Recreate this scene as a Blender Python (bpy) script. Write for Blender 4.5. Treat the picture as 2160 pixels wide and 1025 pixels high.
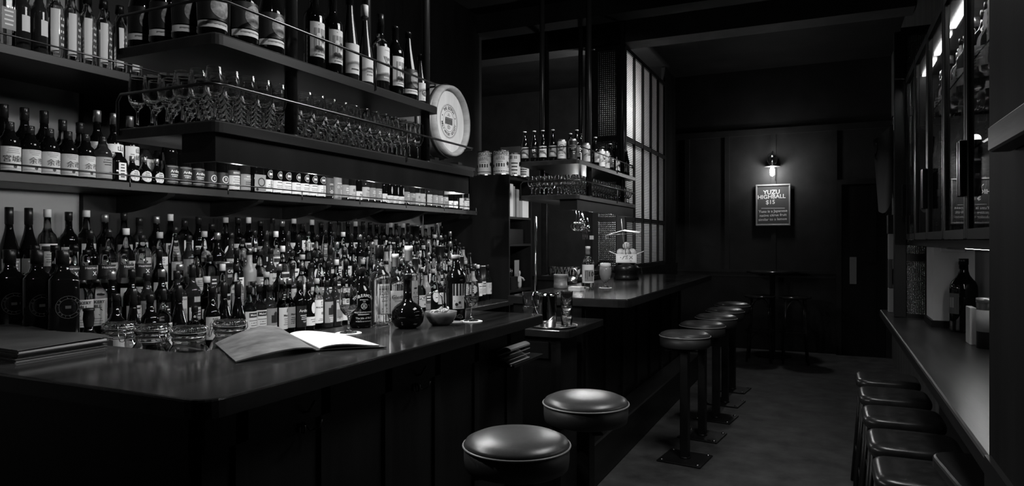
import bpy, math, random
from mathutils import Vector, Matrix
random.seed(11)
PI = math.pi
scn = bpy.context.scene
col = scn.collection
for o in list(bpy.data.objects):
    bpy.data.objects.remove(o)

# ------------------------------------------------------------------ camera
H = 1.4
YAW = math.radians(24.95)
S_, C_ = math.sin(YAW), math.cos(YAW)
cd = bpy.data.cameras.new('camera')
cd.sensor_width = 36.0
cd.lens = 24.0
cd.shift_y = -5.5 / 2160
cd.clip_start = 0.02
cam = bpy.data.objects.new('camera', cd)
cam.location = (0, 0, H)
cam.rotation_euler = (PI / 2, 0, YAW)
col.objects.link(cam)
scn.camera = cam

# ------------------------------------------------------------------ world, exposure, sampling quality
w = bpy.data.worlds.new('world')
scn.world = w
w.use_nodes = True
w.node_tree.nodes['Background'].inputs[0].default_value = (0.5, 0.5, 0.5, 1)
w.node_tree.nodes['Background'].inputs[1].default_value = 0.001
scn.view_settings.view_transform = 'Standard'
scn.view_settings.look = 'None'
scn.view_settings.gamma = 1
scn.view_settings.use_curve_mapping = False
scn.view_settings.exposure = 1.5
cy = scn.cycles
cy.max_bounces = 24
cy.diffuse_bounces = 2
cy.glossy_bounces = 4
cy.transmission_bounces = 24
cy.transparent_max_bounces = 6
cy.caustics_reflective = False
cy.caustics_refractive = False
cy.sample_clamp_indirect = 2.0
cy.use_denoising = True

# ------------------------------------------------------------------ lights (ceiling spots and lamps of the room, plus added fill spots)
def lamp(kind, name, loc, energy, target=None, size=0.05, size_y=None, spot=60, blend=0.6):
    d = bpy.data.lights.new(name, kind)
    d.energy = energy
    if kind == 'AREA':
        d.size = size
        if size_y:
            d.shape = 'RECTANGLE'
            d.size_y = size_y
    else:
        d.shadow_soft_size = size
    if kind == 'SPOT':
        d.spot_size = math.radians(spot)
        d.spot_blend = blend
    o = bpy.data.objects.new(name, d)
    o.location = loc
    if target is not None:
        v = Vector(target) - Vector(loc)
        o.rotation_euler = v.to_track_quat('-Z', 'Y').to_euler()
    col.objects.link(o)
    return o

# over the aisle, turned to the bar, racks and back bar
lamp('SPOT', 'ceiling_or_fill_spot', (-0.55, 3.3, 3.3), 70, (-2.6, 4.0, 1.35), 0.05, spot=64)
lamp('SPOT', 'ceiling_or_fill_spot', (-0.35, 1.0, 3.3), 17, (-2.7, 1.3, 1.7), 0.05, spot=50)
lamp('SPOT', 'ceiling_or_fill_spot', (-0.5, 5.4, 3.3), 50, (-1.9, 5.4, 1.8), 0.05, spot=46)
lamp('SPOT', 'ceiling_or_fill_spot', (-0.3, 4.4, 3.3), 60, (-2.65, 4.75, 2.3), 0.05, spot=24)
# long ceiling light over the right hand side of the aisle
lamp('AREA', 'ceiling_panel_light', (-0.05, 3.15, 3.2), 13, (-1.75, 2.5, 1.85), 1.3, 0.6)
lamp('SPOT', 'ceiling_or_fill_spot', (0.1, 3.0, 3.0), 24, (-1.75, 2.15, 2.05), 0.06, spot=34)  # added fill spot, cone kept narrow to brighten only the near rack
lamp('SPOT', 'ceiling_or_fill_spot', (-0.1, 4.4, 3.0), 26, (-1.8, 5.35, 1.85), 0.06, spot=30)  # added fill spot, set lower to reach the far rack glasses
# down onto the aisle floor and the far seats
lamp('SPOT', 'ceiling_or_fill_spot', (-0.45, 5.4, 3.4), 5, (-0.45, 4.8, 0), 0.12, spot=75, blend=1)

# ------------------------------------------------------------------ small maths
def ray(px, py):
    u = (px - 1080) / 1440.0
    v = (507 - py) / 1440.0
    return (-S_ + u * C_, C_ + u * S_, v)

def at_z(px, py, z):
    d = ray(px, py)
    t = (z - H) / d[2]
    return (d[0] * t, d[1] * t, z)

def y_on(px, X):
    d = ray(px, 507)
    return d[1] * X / d[0]

def x_on(px, Y):
    d = ray(px, 507)
    return d[0] * Y / d[1]

# ------------------------------------------------------------------ materials (all greys: the photograph is black and white)
MATS = {}
def mat(name, c=0.5, rough=0.5, metal=0.0, trans=0.0, ior=1.45, spec=0.5, coat=0.0, emit=0.0, noise=None, bump=None, alpha=1.0):
    if name in MATS:
        return MATS[name]
    m = bpy.data.materials.new(name)
    m.use_nodes = True
    nt = m.node_tree
    b = nt.nodes['Principled BSDF']
    b.inputs['Base Color'].default_value = (c, c, c, 1)
    b.inputs['Roughness'].default_value = rough
    b.inputs['Metallic'].default_value = metal
    b.inputs['Transmission Weight'].default_value = trans
    b.inputs['IOR'].default_value = ior
    b.inputs['Specular IOR Level'].default_value = spec
    b.inputs['Coat Weight'].default_value = coat
    b.inputs['Coat Roughness'].default_value = 0.12
    if emit:
        b.inputs['Emission Color'].default_value = (1, 1, 1, 1)
        b.inputs['Emission Strength'].default_value = emit
    if noise:
        sc, lo, hi, stretch = noise
        tc = nt.nodes.new('ShaderNodeTexCoord')
        mp = nt.nodes.new('ShaderNodeMapping')
        mp.inputs['Scale'].default_value = stretch
        nz = nt.nodes.new('ShaderNodeTexNoise')
        nz.inputs['Scale'].default_value = sc
        nz.inputs['Detail'].default_value = 6
        nz.inputs['Roughness'].default_value = 0.62
        rp = nt.nodes.new('ShaderNodeValToRGB')
        rp.color_ramp.elements[0].position = 0.32
        rp.color_ramp.elements[1].position = 0.72
        rp.color_ramp.elements[0].color = (lo, lo, lo, 1)
        rp.color_ramp.elements[1].color = (hi, hi, hi, 1)
        nt.links.new(tc.outputs['Object'], mp.inputs['Vector'])
        nt.links.new(mp.outputs['Vector'], nz.inputs['Vector'])
        nt.links.new(nz.outputs['Fac'], rp.inputs['Fac'])
        nt.links.new(rp.outputs['Color'], b.inputs['Base Color'])
        if bump:
            bp = nt.nodes.new('ShaderNodeBump')
            bp.inputs['Strength'].default_value = bump
            bp.inputs['Distance'].default_value = 0.01
            nt.links.new(nz.outputs['Fac'], bp.inputs['Height'])
            nt.links.new(bp.outputs['Normal'], b.inputs['Normal'])
    MATS[name] = m
    return m

M_floor = mat('floor_concrete', rough=0.62, spec=0.3, noise=(5, 0.04, 0.11, (1, 1, 1)), bump=0.15)
M_ceil = mat('ceiling_dark_paint', rough=0.8, spec=0.15, noise=(2, 0.008, 0.016, (1, 1, 1)))
M_beam = mat('beam_plaster', rough=0.8, spec=0.2, noise=(6, 0.05, 0.07, (1, 1, 1)))
M_far = mat('wall_dark_paint', rough=0.55, spec=0.15, noise=(3, 0.018, 0.03, (1, 1, 1)), bump=0.1)
M_pale = mat('wall_pale_plaster', rough=0.8, noise=(3, 0.28, 0.34, (1, 1, 1)))
M_white = mat('wall_white_paint', rough=0.6, noise=(3, 0.5, 0.6, (1, 1, 1)))
M_panel = mat('panel_dark_wood', rough=0.45, spec=0.15, noise=(6, 0.006, 0.014, (1, 1, 0.15)), bump=0.08)
M_dark = mat('dark_stained_wood', rough=0.4, spec=0.2, noise=(8, 0.006, 0.016, (1, 0.12, 1)), bump=0.05)
M_shelf = mat('rack_dark_wood', rough=0.38, spec=0.2, noise=(9, 0.012, 0.032, (1, 0.1, 1)), bump=0.05)
M_top = mat('polished_bar_wood', rough=0.13, spec=0.42, coat=0.0, noise=(7, 0.005, 0.045, (1, 0.08, 1)), bump=0.02)
M_topR = mat('worn_counter_wood', rough=0.3, spec=0.35, noise=(9, 0.008, 0.035, (1.6, 0.2, 1)), bump=0.12)
M_rail_wood = mat('oak_rail', rough=0.4, noise=(14, 0.05, 0.2, (1, 0.12, 1.8)), bump=0.1)
M_post = mat('painted_steel', 0.03, 0.35, 0.5)
M_steel = mat('black_steel', 0.03, 0.4, 0.7)
M_rod = mat('worn_steel_rod', 0.12, 0.3, 1.0)
M_chrome = mat('chrome', 0.6, 0.07, 1.0)
M_brush = mat('brushed_steel', 0.6, 0.25, 1.0)
M_leather = mat('seat_leather', rough=0.33, noise=(30, 0.045, 0.07, (1, 1, 1)), bump=0.04)
M_leather_side = mat('seat_side_vinyl', 0.03, 0.5)
M_piping = mat('seat_piping', 0.32, 0.35)
M_black_leather = mat('black_leather', rough=0.25, noise=(20, 0.02, 0.04, (1, 1, 1)), bump=0.06)
M_glass = mat('clear_glass', 0.97, 0.0, trans=1.0, ior=1.45)
M_pane = mat('pane_glass', 1.0, 0.0, trans=1.0, ior=1.12)
M_gclear = mat('bottle_clear_glass', 0.9, 0.02, trans=1.0, ior=1.42)
M_gamber = mat('bottle_amber_glass', 0.4, 0.02, trans=1.0, ior=1.42)
M_gdark = mat('bottle_dark_glass', 0.003, 0.03, spec=0.42)
M_ggrey = mat('bottle_smoke_glass', 0.05, 0.03, trans=0.7, ior=1.42)
M_gceram = mat('bottle_grey_ceramic', 0.22, 0.35)
M_black = mat('black_plastic', 0.006, 0.3, spec=0.3)
M_capd = mat('cap_dark', 0.012, 0.25, spec=0.35)
M_capg = mat('cap_grey_metal', 0.35, 0.3, 0.8)
M_capw = mat('cap_pale', 0.7, 0.5)
M_capc = mat('cap_cork', 0.4, 0.8)
M_pw = mat('label_white_paper', 0.66, 0.7)
M_pc = mat('label_cream_paper', 0.44, 0.7)
M_pg = mat('label_grey_paper', 0.26, 0.6)
M_pd = mat('label_charcoal_paper', 0.06, 0.5)
M_pk = mat('label_black_paper', 0.012, 0.45)
M_ink = mat('print_black', 0.015, 0.6)
M_inkg = mat('print_grey', 0.2, 0.6)
M_inkd = mat('print_dim', 0.028, 0.6)
M_inkw = mat('print_white', 0.75, 0.6)
M_moon = mat('moon_print', rough=0.6, noise=(60, 0.12, 0.42, (1, 1, 1)))
M_whisky = mat('whisky', 0.45, 0.0, trans=1.0, ior=1.36)
M_beer = mat('hazy_beer', 0.32, 0.25, trans=0.2)
M_foam = mat('beer_foam', 0.82, 0.8)
M_paper = mat('menu_paper', 0.85, 0.7)
M_bulb = mat('bulb_glow', 1, 0.4, emit=22)
M_led = mat('led_strip', 1, 0.4, emit=7)
M_orange = mat('citrus_peel', rough=0.45, noise=(80, 0.42, 0.5, (1, 1, 1)), bump=0.2)
M_cask = mat('cask_oak', rough=0.6, noise=(16, 0.2, 0.33, (0.15, 1, 1)), bump=0.05)
M_cask_head = mat('cask_head_oak', rough=0.6, noise=(18, 0.4, 0.52, (1, 1, 0.12)), bump=0.05)
M_hoop = mat('cask_hoop', 0.3, 0.4, 0.8)
M_bowl = mat('wood_bowl', rough=0.45, noise=(14, 0.07, 0.2, (1, 1, 4)), bump=0.05)
M_snack = mat('snack', 0.5, 0.7)
M_cover = mat('menu_leather', rough=0.36, noise=(14, 0.07, 0.2, (1, 1, 1)), bump=0.12)
M_cover2 = mat('menu_dark_leather', rough=0.3, noise=(6, 0.045, 0.075, (1, 1, 1)), bump=0.03)
M_board = mat('chalkboard', 0.06, 0.7)
M_frame = mat('sign_frame', 0.3, 0.4, 0.3)
M_cloth = mat('pale_cloth', 0.5, 0.9)
M_apron = mat('apron_cloth', 0.16, 0.9)
M_tin = mat('printed_tin', 0.62, 0.4)
M_boxw = mat('white_card', 0.6, 0.7)

def striped(name, axis, scale, lo, hi, translucent=0.6):
    """ribbed / wired glass: bands of clearer and darker glass, translucent"""
    m = bpy.data.materials.new(name)
    m.use_nodes = True
    nt = m.node_tree
    nt.nodes.clear()
    out = nt.nodes.new('ShaderNodeOutputMaterial')
    tc = nt.nodes.new('ShaderNodeTexCoord')
    rp = nt.nodes.new('ShaderNodeValToRGB')
    rp.color_ramp.elements[0].position = 0.25
    rp.color_ramp.elements[1].position = 0.6
    rp.color_ramp.elements[0].color = (lo, lo, lo, 1)
    rp.color_ramp.elements[1].color = (hi, hi, hi, 1)
    last = None
    for ax in axis:
        wv = nt.nodes.new('ShaderNodeTexWave')
        wv.bands_direction = ax
        wv.inputs['Scale'].default_value = scale
        wv.inputs['Distortion'].default_value = 0
        nt.links.new(tc.outputs['Object'], wv.inputs['Vector'])
        if last is None:
            last = wv.outputs['Fac']
        else:
            mx = nt.nodes.new('ShaderNodeMath')
            mx.operation = 'MULTIPLY'
            nt.links.new(last, mx.inputs[0])
            nt.links.new(wv.outputs['Fac'], mx.inputs[1])
            last = mx.outputs[0]
    nt.links.new(last, rp.inputs['Fac'])
    tl = nt.nodes.new('ShaderNodeBsdfTranslucent')
    gl = nt.nodes.new('ShaderNodeBsdfGlossy')
    gl.inputs['Roughness'].default_value = 0.25
    gl.inputs['Color'].default_value = (0.5, 0.5, 0.5, 1)
    bp = nt.nodes.new('ShaderNodeBump')
    bp.inputs['Strength'].default_value = 0.5
    bp.inputs['Distance'].default_value = 0.004
    nt.links.new(last, bp.inputs['Height'])
    nt.links.new(bp.outputs['Normal'], gl.inputs['Normal'])
    nt.links.new(rp.outputs['Color'], tl.inputs['Color'])
    mix = nt.nodes.new('ShaderNodeMixShader')
    mix.inputs[0].default_value = 1 - translucent
    nt.links.new(tl.outputs[0], mix.inputs[1])
    nt.links.new(gl.outputs[0], mix.inputs[2])
    nt.links.new(mix.outputs[0], out.inputs[0])
    return m

M_rib = striped('ribbed_glass', ['Z'], 17.0, 0.04, 0.85, 0.85)
M_wire = striped('wired_glass', ['X', 'Z'], 15, 0.01, 0.14, 0.7)
M_wireY = striped('wired_glass_side', ['X', 'Z'], 34, 0.02, 0.4, 0.5)

# ------------------------------------------------------------------ mesh builders
class MB:
    def __init__(s):
        s.v = []; s.f = []; s.m = []; s.sm = []
    def add(s, vs, fs, mi=0, smooth=False):
        o = len(s.v)
        s.v += [tuple(p) for p in vs]
        s.f += [tuple(i + o for i in f) for f in fs]
        s.m += [mi] * len(fs)
        s.sm += [smooth] * len(fs)
        return s
    def box(s, x0, x1, y0, y1, z0, z1, mi=0, bev=0.0):
        if bev <= 0:
            v = [(x, y, z) for z in (z0, z1) for y in (y0, y1) for x in (x0, x1)]
            f = [(0, 2, 3, 1), (4, 5, 7, 6), (0, 1, 5, 4), (2, 6, 7, 3), (0, 4, 6, 2), (1, 3, 7, 5)]
            return s.add(v, f, mi)
        b = min(bev, (x1 - x0) / 2.1, (y1 - y0) / 2.1, (z1 - z0) / 2.1)
        # bevelled along all edges: three rings of an octagonal outline
        def ring(i, z):
            return [(x0 + i + b, y0 + i, z), (x1 - i - b, y0 + i, z), (x1 - i, y0 + i + b, z), (x1 - i, y1 - i - b, z),
                    (x1 - i - b, y1 - i, z), (x0 + i + b, y1 - i, z), (x0 + i, y1 - i - b, z), (x0 + i, y0 + i + b, z)]
        rs = [ring(b * 0.7, z0), ring(0, z0 + b * 0.7), ring(0, z1 - b * 0.7), ring(b * 0.7, z1)]
        v = [p for r in rs for p in r]
        f = [tuple(range(7, -1, -1)), tuple(range(24, 32))]
        for k in range(3):
            for i in range(8):
                j = (i + 1) % 8
                f.append((k * 8 + i, k * 8 + j, k * 8 + 8 + j, k * 8 + 8 + i))
        return s.add(v, f, mi)
    def lathe(s, prof, n=20, cx=0, cy=0, cz=0, mi=0, sup=2.0, fx=1.0, smooth=True):
        vs = []; fs = []; idx = []
        for r, z in prof:
            if r < 1e-6:
                idx.append([len(vs)]); vs.append((cx, cy, cz + z))
            else:
                row = []
                for i in range(n):
                    a = 2 * PI * (i + 0.5) / n if sup > 2.1 else 2 * PI * i / n
                    c, q = math.cos(a), math.sin(a)
                    k = (abs(c) ** sup + abs(q) ** sup) ** (-1.0 / sup) if sup != 2.0 else 1.0
                    row.append(len(vs)); vs.append((cx + r * c * k * fx, cy + r * q * k, cz + z))
                idx.append(row)
        for a, b in zip(idx, idx[1:]):
            if len(a) == 1 and len(b) == 1:
                continue
            for i in range(n):
                j = (i + 1) % n
                if len(a) == 1:
                    fs.append((a[0], b[j], b[i]))
                elif len(b) == 1:
                    fs.append((a[i], a[j], b[0]))
                else:
                    fs.append((a[i], a[j], b[j], b[i]))
        return s.add(vs, fs, mi, smooth)
    def tube(s, pts, r, n=8, mi=0, closed=False, cap=True, radii=None):
        pts = [Vector(p) for p in pts]
        N = len(pts)
        vs = []; fs = []
        up = None
        for i, p in enumerate(pts):
            a = pts[(i - 1) % N] if (closed or i > 0) else p
            b = pts[(i + 1) % N] if (closed or i < N - 1) else p
            t = (b - a).normalized()
            if up is None:
                up = Vector((0, 0, 1)) if abs(t.z) < 0.9 else Vector((1, 0, 0))
            sd = t.cross(up)
            if sd.length < 1e-4:
                sd = t.cross(Vector((0.3, 1, 0.2)))
            sd.normalize()
            up = sd.cross(t).normalized()
            rr = radii[i] if radii else r
            for k in range(n):
                q = 2 * PI * k / n
                vs.append(p + sd * math.cos(q) * rr + up * math.sin(q) * rr)
        for i in range(N if closed else N - 1):
            j = (i + 1) % N
            for k in range(n):
                l = (k + 1) % n
                fs.append((i * n + k, i * n + l, j * n + l, j * n + k))
        if cap and not closed:
            fs.append(tuple(range(n - 1, -1, -1)))
            fs.append(tuple(range((N - 1) * n, N * n)))
        return s.add(vs, fs, mi, True)
    def prism(s, poly, z0, z1, mi=0):
        n = len(poly)
        vs = [(x, y, z0) for x, y in poly] + [(x, y, z1) for x, y in poly]
        fs = [tuple(range(n - 1, -1, -1)), tuple(range(n, 2 * n))]
        for i in range(n):
            j = (i + 1) % n
            fs.append((i, j, n + j, n + i))
        return s.add(vs, fs, mi)
    def sphere(s, cx, cy, cz, r, mi=0, n=14, sz=1.0):
        pr = [(r * math.sin(PI * k / 8), -r * sz * math.cos(PI * k / 8)) for k in range(9)]
        pr[0] = (0, -r * sz); pr[8] = (0, r * sz)
        return s.lathe(pr, n, cx, cy, cz, mi)
    def move(s, M):
        s.v = [tuple(M @ Vector(p)) for p in s.v]
        return s
    def mesh(s, name, mats):
        me = bpy.data.meshes.new(name)
        me.from_pydata(s.v, [], s.f)
        for m in (mats if isinstance(mats, (list, tuple)) else [mats]):
            me.materials.append(m)
        nm = len(me.materials)
        me.polygons.foreach_set('material_index', [min(q, nm - 1) for q in s.m])
        me.polygons.foreach_set('use_smooth', s.sm)
        me.update()
        return me
    def build(s, name, mats, parent=None, loc=None):
        o = bpy.data.objects.new(name, s.mesh(name, mats))
        col.objects.link(o)
        if parent is not None:
            o.parent = parent
        if loc is not None:
            o.location = loc
        return o

def tag(o, label=None, cat=None, group=None, kind=None):
    if label: o['label'] = label
    if cat: o['category'] = cat
    if group: o['group'] = group
    if kind: o['kind'] = kind
    return o

def empty(name, loc=(0, 0, 0), rz=0.0, label=None, cat=None, group=None):
    o = bpy.data.objects.new(name, None)
    o.empty_display_size = 0.05
    col.objects.link(o)
    o.location = loc
    o.rotation_euler = (0, 0, rz)
    return tag(o, label, cat, group)

KIDS = {}
def copy_tree(o, parent=None):
    c = o.copy()
    col.objects.link(c)
    c.parent = parent
    for ch in list(o.children):
        copy_tree(ch, c)
    return c

def struct(name, mb, m):
    return tag(mb.build(name, m), kind='structure')

_T = {}
def text_geo(s, size=1.0, bold=0.0):
    key = (s, bold)
    if key not in _T:
        cu = bpy.data.curves.new('t', 'FONT')
        cu.body = s
        cu.size = 1.0
        cu.offset = bold
        cu.align_x = 'CENTER'
        cu.align_y = 'CENTER'
        cu.resolution_u = 2
        ob = bpy.data.objects.new('t', cu)
        col.objects.link(ob)
        dg = bpy.context.evaluated_depsgraph_get()
        me = bpy.data.meshes.new_from_object(ob.evaluated_get(dg))
        vs = [(v.co.x, v.co.y) for v in me.vertices]
        fs = [tuple(p.vertices) for p in me.polygons]
        bpy.data.objects.remove(ob)
        bpy.data.curves.remove(cu)
        bpy.data.meshes.remove(me)
        _T[key] = (vs, fs)
    vs, fs = _T[key]
    return [(x * size, y * size) for x, y in vs], fs

# ------------------------------------------------------------------ ORDINALS
ONES = ['', 'first', 'second', 'third', 'fourth', 'fifth', 'sixth', 'seventh', 'eighth', 'ninth', 'tenth', 'eleventh', 'twelfth',
        'thirteenth', 'fourteenth', 'fifteenth', 'sixteenth', 'seventeenth', 'eighteenth', 'nineteenth']
TENS = {2: ('twenty', 'twentieth'), 3: ('thirty', 'thirtieth'), 4: ('forty', 'fortieth'), 5: ('fifty', 'fiftieth'), 6: ('sixty', 'sixtieth')}
def nth(n):
    if n < 20: return ONES[n]
    t, o = divmod(n, 10)
    return TENS[t][1] if o == 0 else TENS[t][0] + '-' + ONES[o]

exec_parts = True
# ================================================================== SETTING
fl = MB().box(-5.0, 1.6, -1.2, 9.45, -0.1, 0)
struct('floor', fl, M_floor)
struct('ceiling', MB().box(-5.0, 1.6, -1.2, 9.45, 3.6, 3.7), M_ceil)
struct('wall_back', MB().box(-5.0, 1.6, 9.3, 9.45, 0, 3.6), M_far)
struct('wall_left', MB().box(-3.3, -3.15, -1.2, 5.95, 0, 3.6), M_pale)
struct('wall_kitchen', MB().box(-5.0, -4.85, 5.95, 9.3, 0, 3.6), M_ceil)
struct('wall_kitchen_front', MB().box(-5.0, -3.15, 5.95, 6.05, 0, 3.6), M_far)
struct('wall_front', MB().box(-5.0, 1.6, -1.3, -1.2, 0, 3.6), M_far)
# the pier nearest the camera on the right, with its skirting
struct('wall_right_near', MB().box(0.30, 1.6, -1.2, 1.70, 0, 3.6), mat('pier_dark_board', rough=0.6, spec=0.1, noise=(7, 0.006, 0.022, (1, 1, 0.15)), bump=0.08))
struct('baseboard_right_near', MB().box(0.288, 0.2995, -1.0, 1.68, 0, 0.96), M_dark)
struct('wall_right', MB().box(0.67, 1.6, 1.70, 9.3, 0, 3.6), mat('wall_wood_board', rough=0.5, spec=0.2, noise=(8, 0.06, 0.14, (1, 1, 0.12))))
struct('wall_right_column', MB().box(0.49, 0.67, 4.14, 4.42, 0.95, 1.40), M_white)
struct('baseboard_column', MB().box(0.478, 0.67, 4.128, 4.43, 0.95, 0.985), M_dark)
# the handrail like trim on the pier
rl = MB().box(0.262, 0.2995, 0.4, 1.50, 1.5605, 1.607, bev=0.005)
struct('trim_1', rl, M_rail_wood)
# ceiling beam above the far bar, and the deeper dark beam before it
struct('trim_2', MB().box(-1.86, 0.66, 6.68, 6.95, 3.385, 3.6, bev=0), M_beam)
struct('trim_8', MB().box(-4.8, -1.86, 6.68, 6.95, 3.385, 3.6, bev=0), M_ceil)  # kitchen stretch of the same beam, its shade put into a darker colour
struct('trim_3', MB().box(-4.8, 0.66, 5.9, 6.12, 3.42, 3.6), M_ceil)
# dark wall panel behind the back bar shelves
struct('wall_left_panel', MB().box(-3.15, -3.12, 2.02, 4.39, 0, 3.6).box(-3.15, -3.12, 4.39, 5.94, 2.06, 3.6).box(-3.15, -3.12, 5.27, 5.94, 0, 2.06), M_panel)
# far wall dado, rails and panel strips
tr = MB().box(-2.2, 0.66, 9.27, 9.30, 0.985, 1.02).box(-2.2, 0.66, 9.275, 9.30, 0.93, 0.96)
struct('trim_4', tr, M_far)
tr = MB()
for px in (1450, 1534, 1632, 1760):
    X = x_on(px, 9.3)
    tr.box(X - 0.03, X + 0.03, 9.28, 9.30, 1.02, 2.75)
struct('trim_5', tr, M_far)
struct('trim_6', MB().box(-2.2, 0.66, 9.27, 9.30, 2.75, 2.83), M_far)
# far door
d1 = empty('door_1', (x_on(1820, 9.3), 9.25, 0)); tag(d1, kind='structure')
xa, xb = x_on(1775, 9.3) - d1.location.x, x_on(1868, 9.3) - d1.location.x
MB().box(xa, xb, 0, 0.04, 0, 2.08, bev=0.005).box(xa + 0.1, xb - 0.1, -0.008, 0, 1.15, 1.95).box(xa + 0.1, xb - 0.1, -0.008, 0, 0.15, 0.85).build('door_leaf', M_panel, d1)
MB().box(xa - 0.06, xa, -0.02, 0.045, 0, 2.14).box(xb, xb + 0.06, -0.02, 0.045, 0, 2.14).box(xa, xb, -0.02, 0.045, 2.08, 2.14).build('door_frame', M_far, d1)
MB().box(xa + 0.085, xa + 0.165, -0.012, -0.002, 0.87, 1.20, bev=0.003).build('push_plate', M_brush, d1)

# ribbed glass partition over the far bar: long side and near side
PXn, PYn, PYf = -1.90, 6.76, 8.60
def glazing(name, origin, rz, L, z0, z1, cols, rails, pane_mat, label):
    g = empty(name, origin, rz)
    tag(g, kind='structure')
    fr = MB()
    pitch = L / cols
    for i in range(cols + 1):
        x = i * pitch
        wd = 0.032 if i in (0, cols) else 0.013
        fr.box(x - wd, x + wd, -0.03, 0.03, z0, z1, bev=0.004)
    zs = [z0] + rails + [z1]
    for z in zs:
        fr.box(0, L, -0.026, 0.026, z - 0.022, z + 0.022)
    fr.build('window_frame', M_post, g)
    for i in range(cols):
        for a, b in zip(zs, zs[1:]):
            MB().box(i * pitch + 0.012, (i + 1) * pitch - 0.012, -0.004, 0.004, a + 0.02, b - 0.02).build('pane', pane_mat, g)
    return g
glazing('window_1', (PXn, PYn, 0), PI / 2, PYf - PYn, 1.12, 3.36, 5, [1.62, 2.44], M_rib, '')
glazing('window_2', (PXn - 0.29, PYn, 0), 0, 0.255, 1.12, 3.36, 1, [1.62, 2.44], M_wire, '')
struct('wall_partition', MB().box(-1.96, -1.86, 6.74, 9.28, 0, 1.10, bev=0).box(-1.935, -1.885, 8.64, 9.29, 1.1, 3.59), M_panel)
struct('wall_partition_end', MB().box(-2.225, -1.96, 6.74, 6.82, 0, 1.09).box(-2.30, -2.225, 6.74, 6.82, 0, 3.59), M_panel)
# the lamp of the kitchen behind the ribbed glass
lamp('POINT', 'kitchen_lamp', (-2.08, 6.98, 2.72), 22, size=0.07)
lamp('POINT', 'kitchen_lamp', (-2.6, 7.6, 1.8), 8.0, size=0.1)

# ================================================================== BAR COUNTERS
def rounded(poly, rads, seg=6):
    out = []
    n = len(poly)
    for i in range(n):
        p = Vector(poly[i]); a = Vector(poly[i - 1]); b = Vector(poly[(i + 1) % n])
        r = rads[i] if isinstance(rads, (list, tuple)) else rads
        if r <= 0:
            out.append(tuple(p)); continue
        p0 = p + (a - p).normalized() * r
        p1 = p + (b - p).normalized() * r
        for k in range(seg + 1):
            t = k / seg
            q = p0 * (1 - t) ** 2 + p * 2 * t * (1 - t) + p1 * t * t
            out.append(tuple(q))
    return out

def slab(poly, z0, z1, b=0.006):
    """a slab with a softened top edge"""
    n = len(poly)
    cx = sum(p[0] for p in poly) / n; cy = sum(p[1] for p in poly) / n
    def inset(d):
        out = []
        for i in range(n):
            a = Vector(poly[i - 1]); p = Vector(poly[i]); q = Vector(poly[(i + 1) % n])
            t = (q - a).normalized() if (q - a).length > 1e-6 else Vector((1, 0))
            out.append((p.x - t.y * d, p.y + t.x * d))
        return out
    rings = [([p for p in poly], z0), ([p for p in poly], z1 - b), (inset(b * 0.35), z1 - b * 0.35), (inset(b), z1)]
    vs = []; fs = []
    for r, z in rings:
        vs += [(x, y, z) for x, y in r]
    fs.append(tuple(range(n - 1, -1, -1)))
    for i in range(n):
        j = (i + 1) % n
        fs.append((i, j, n + j, n + i))
    mb = MB().add(vs, fs, 1)
    mb.f.append(tuple(range(3 * n, 4 * n))); mb.m.append(0); mb.sm.append(False)
    for k in (1, 2):
        for i in range(n):
            j = (i + 1) % n
            mb.f.append((k * n + i, k * n + j, k * n + n + j, k * n + n + i)); mb.m.append(0); mb.sm.append(False)
    return mb

BF, BB, BN, BE = -1.23, -1.80, 1.06, 3.01
bar = empty('bar_counter', (BF, BN, 0), 0, 'long dark polished wooden bar in the left foreground with an open menu on it', 'bar counter')
off = lambda pts: [(x - BF, y - BN) for x, y in pts]
poly = [(BF, BN), (BF, BE), (BB, BE), (BB, 1.50), (-2.31, 1.50), (-2.31, 1.60), (-3.12, 1.60), (-3.12, BN)]
slab(rounded(off(poly), [0.06, 0.03, 0.02, 0.02, 0.0, 0.0, 0, 0]), 1.005, 1.05).build('bar_top', [M_top, M_dark], bar)
# body under the top: front board with battens, near end board
fp = MB()
fp.box(-1.35 - BF, -1.33 - BF, 0.08, BE - BN - 0.03, 0, 1.005)
for k in range(7):
    y = 0.19 + 0.31 * k
    if y < BE - BN - 0.03:
        fp.box(-1.33 - BF, -1.318 - BF, y - 0.02, y + 0.02, 0.0, 1.004)
fp.box(-1.33 - BF, -1.318 - BF, 0.08, BE - BN - 0.03, 0.90, 1.004)
fp.box(-1.33 - BF, -1.315 - BF, 0.08, BE - BN - 0.03, 0.0, 0.12)
fp.build('front_panel', M_panel, bar)
MB().box(-3.12 - BF, -1.35 - BF, 0.06, 0.08, 0, 1.005).build('end_panel', M_panel, bar)
MB().box(-1.72 - BF, -1.36 - BF, BE - BN - 0.05, BE - BN - 0.03, 0, 1.005).build('end_panel', M_panel, bar)
MB().box(-3.1 - BF, -1.37 - BF, 0.11, 0.40, 0.86, 0.90).box(-3.1 - BF, -1.37 - BF, 0.30, 0.40, 0.90, 1.003).build('under_shelf', M_dark, bar)
for y in (1.47, 2.04):
    hk = MB()
    hk.tube([(0, 0, 0.02), (0.03, 0, 0.03), (0.05, 0, 0.06)], 0.004, 6)
    for s in (-1, 1):
        hk.tube([(0.005, 0, 0.0), (0.02, s * 0.015, -0.028), (0.04, s * 0.03, -0.02), (0.045, s * 0.034, 0.0)], 0.0035, 6)
    hk.box(-0.001, 0.006, -0.012, 0.012, -0.03, 0.04)
    hk.build('coat_hook', M_steel, bar, (-1.33 - BF, y - BN, 0.90))

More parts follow.
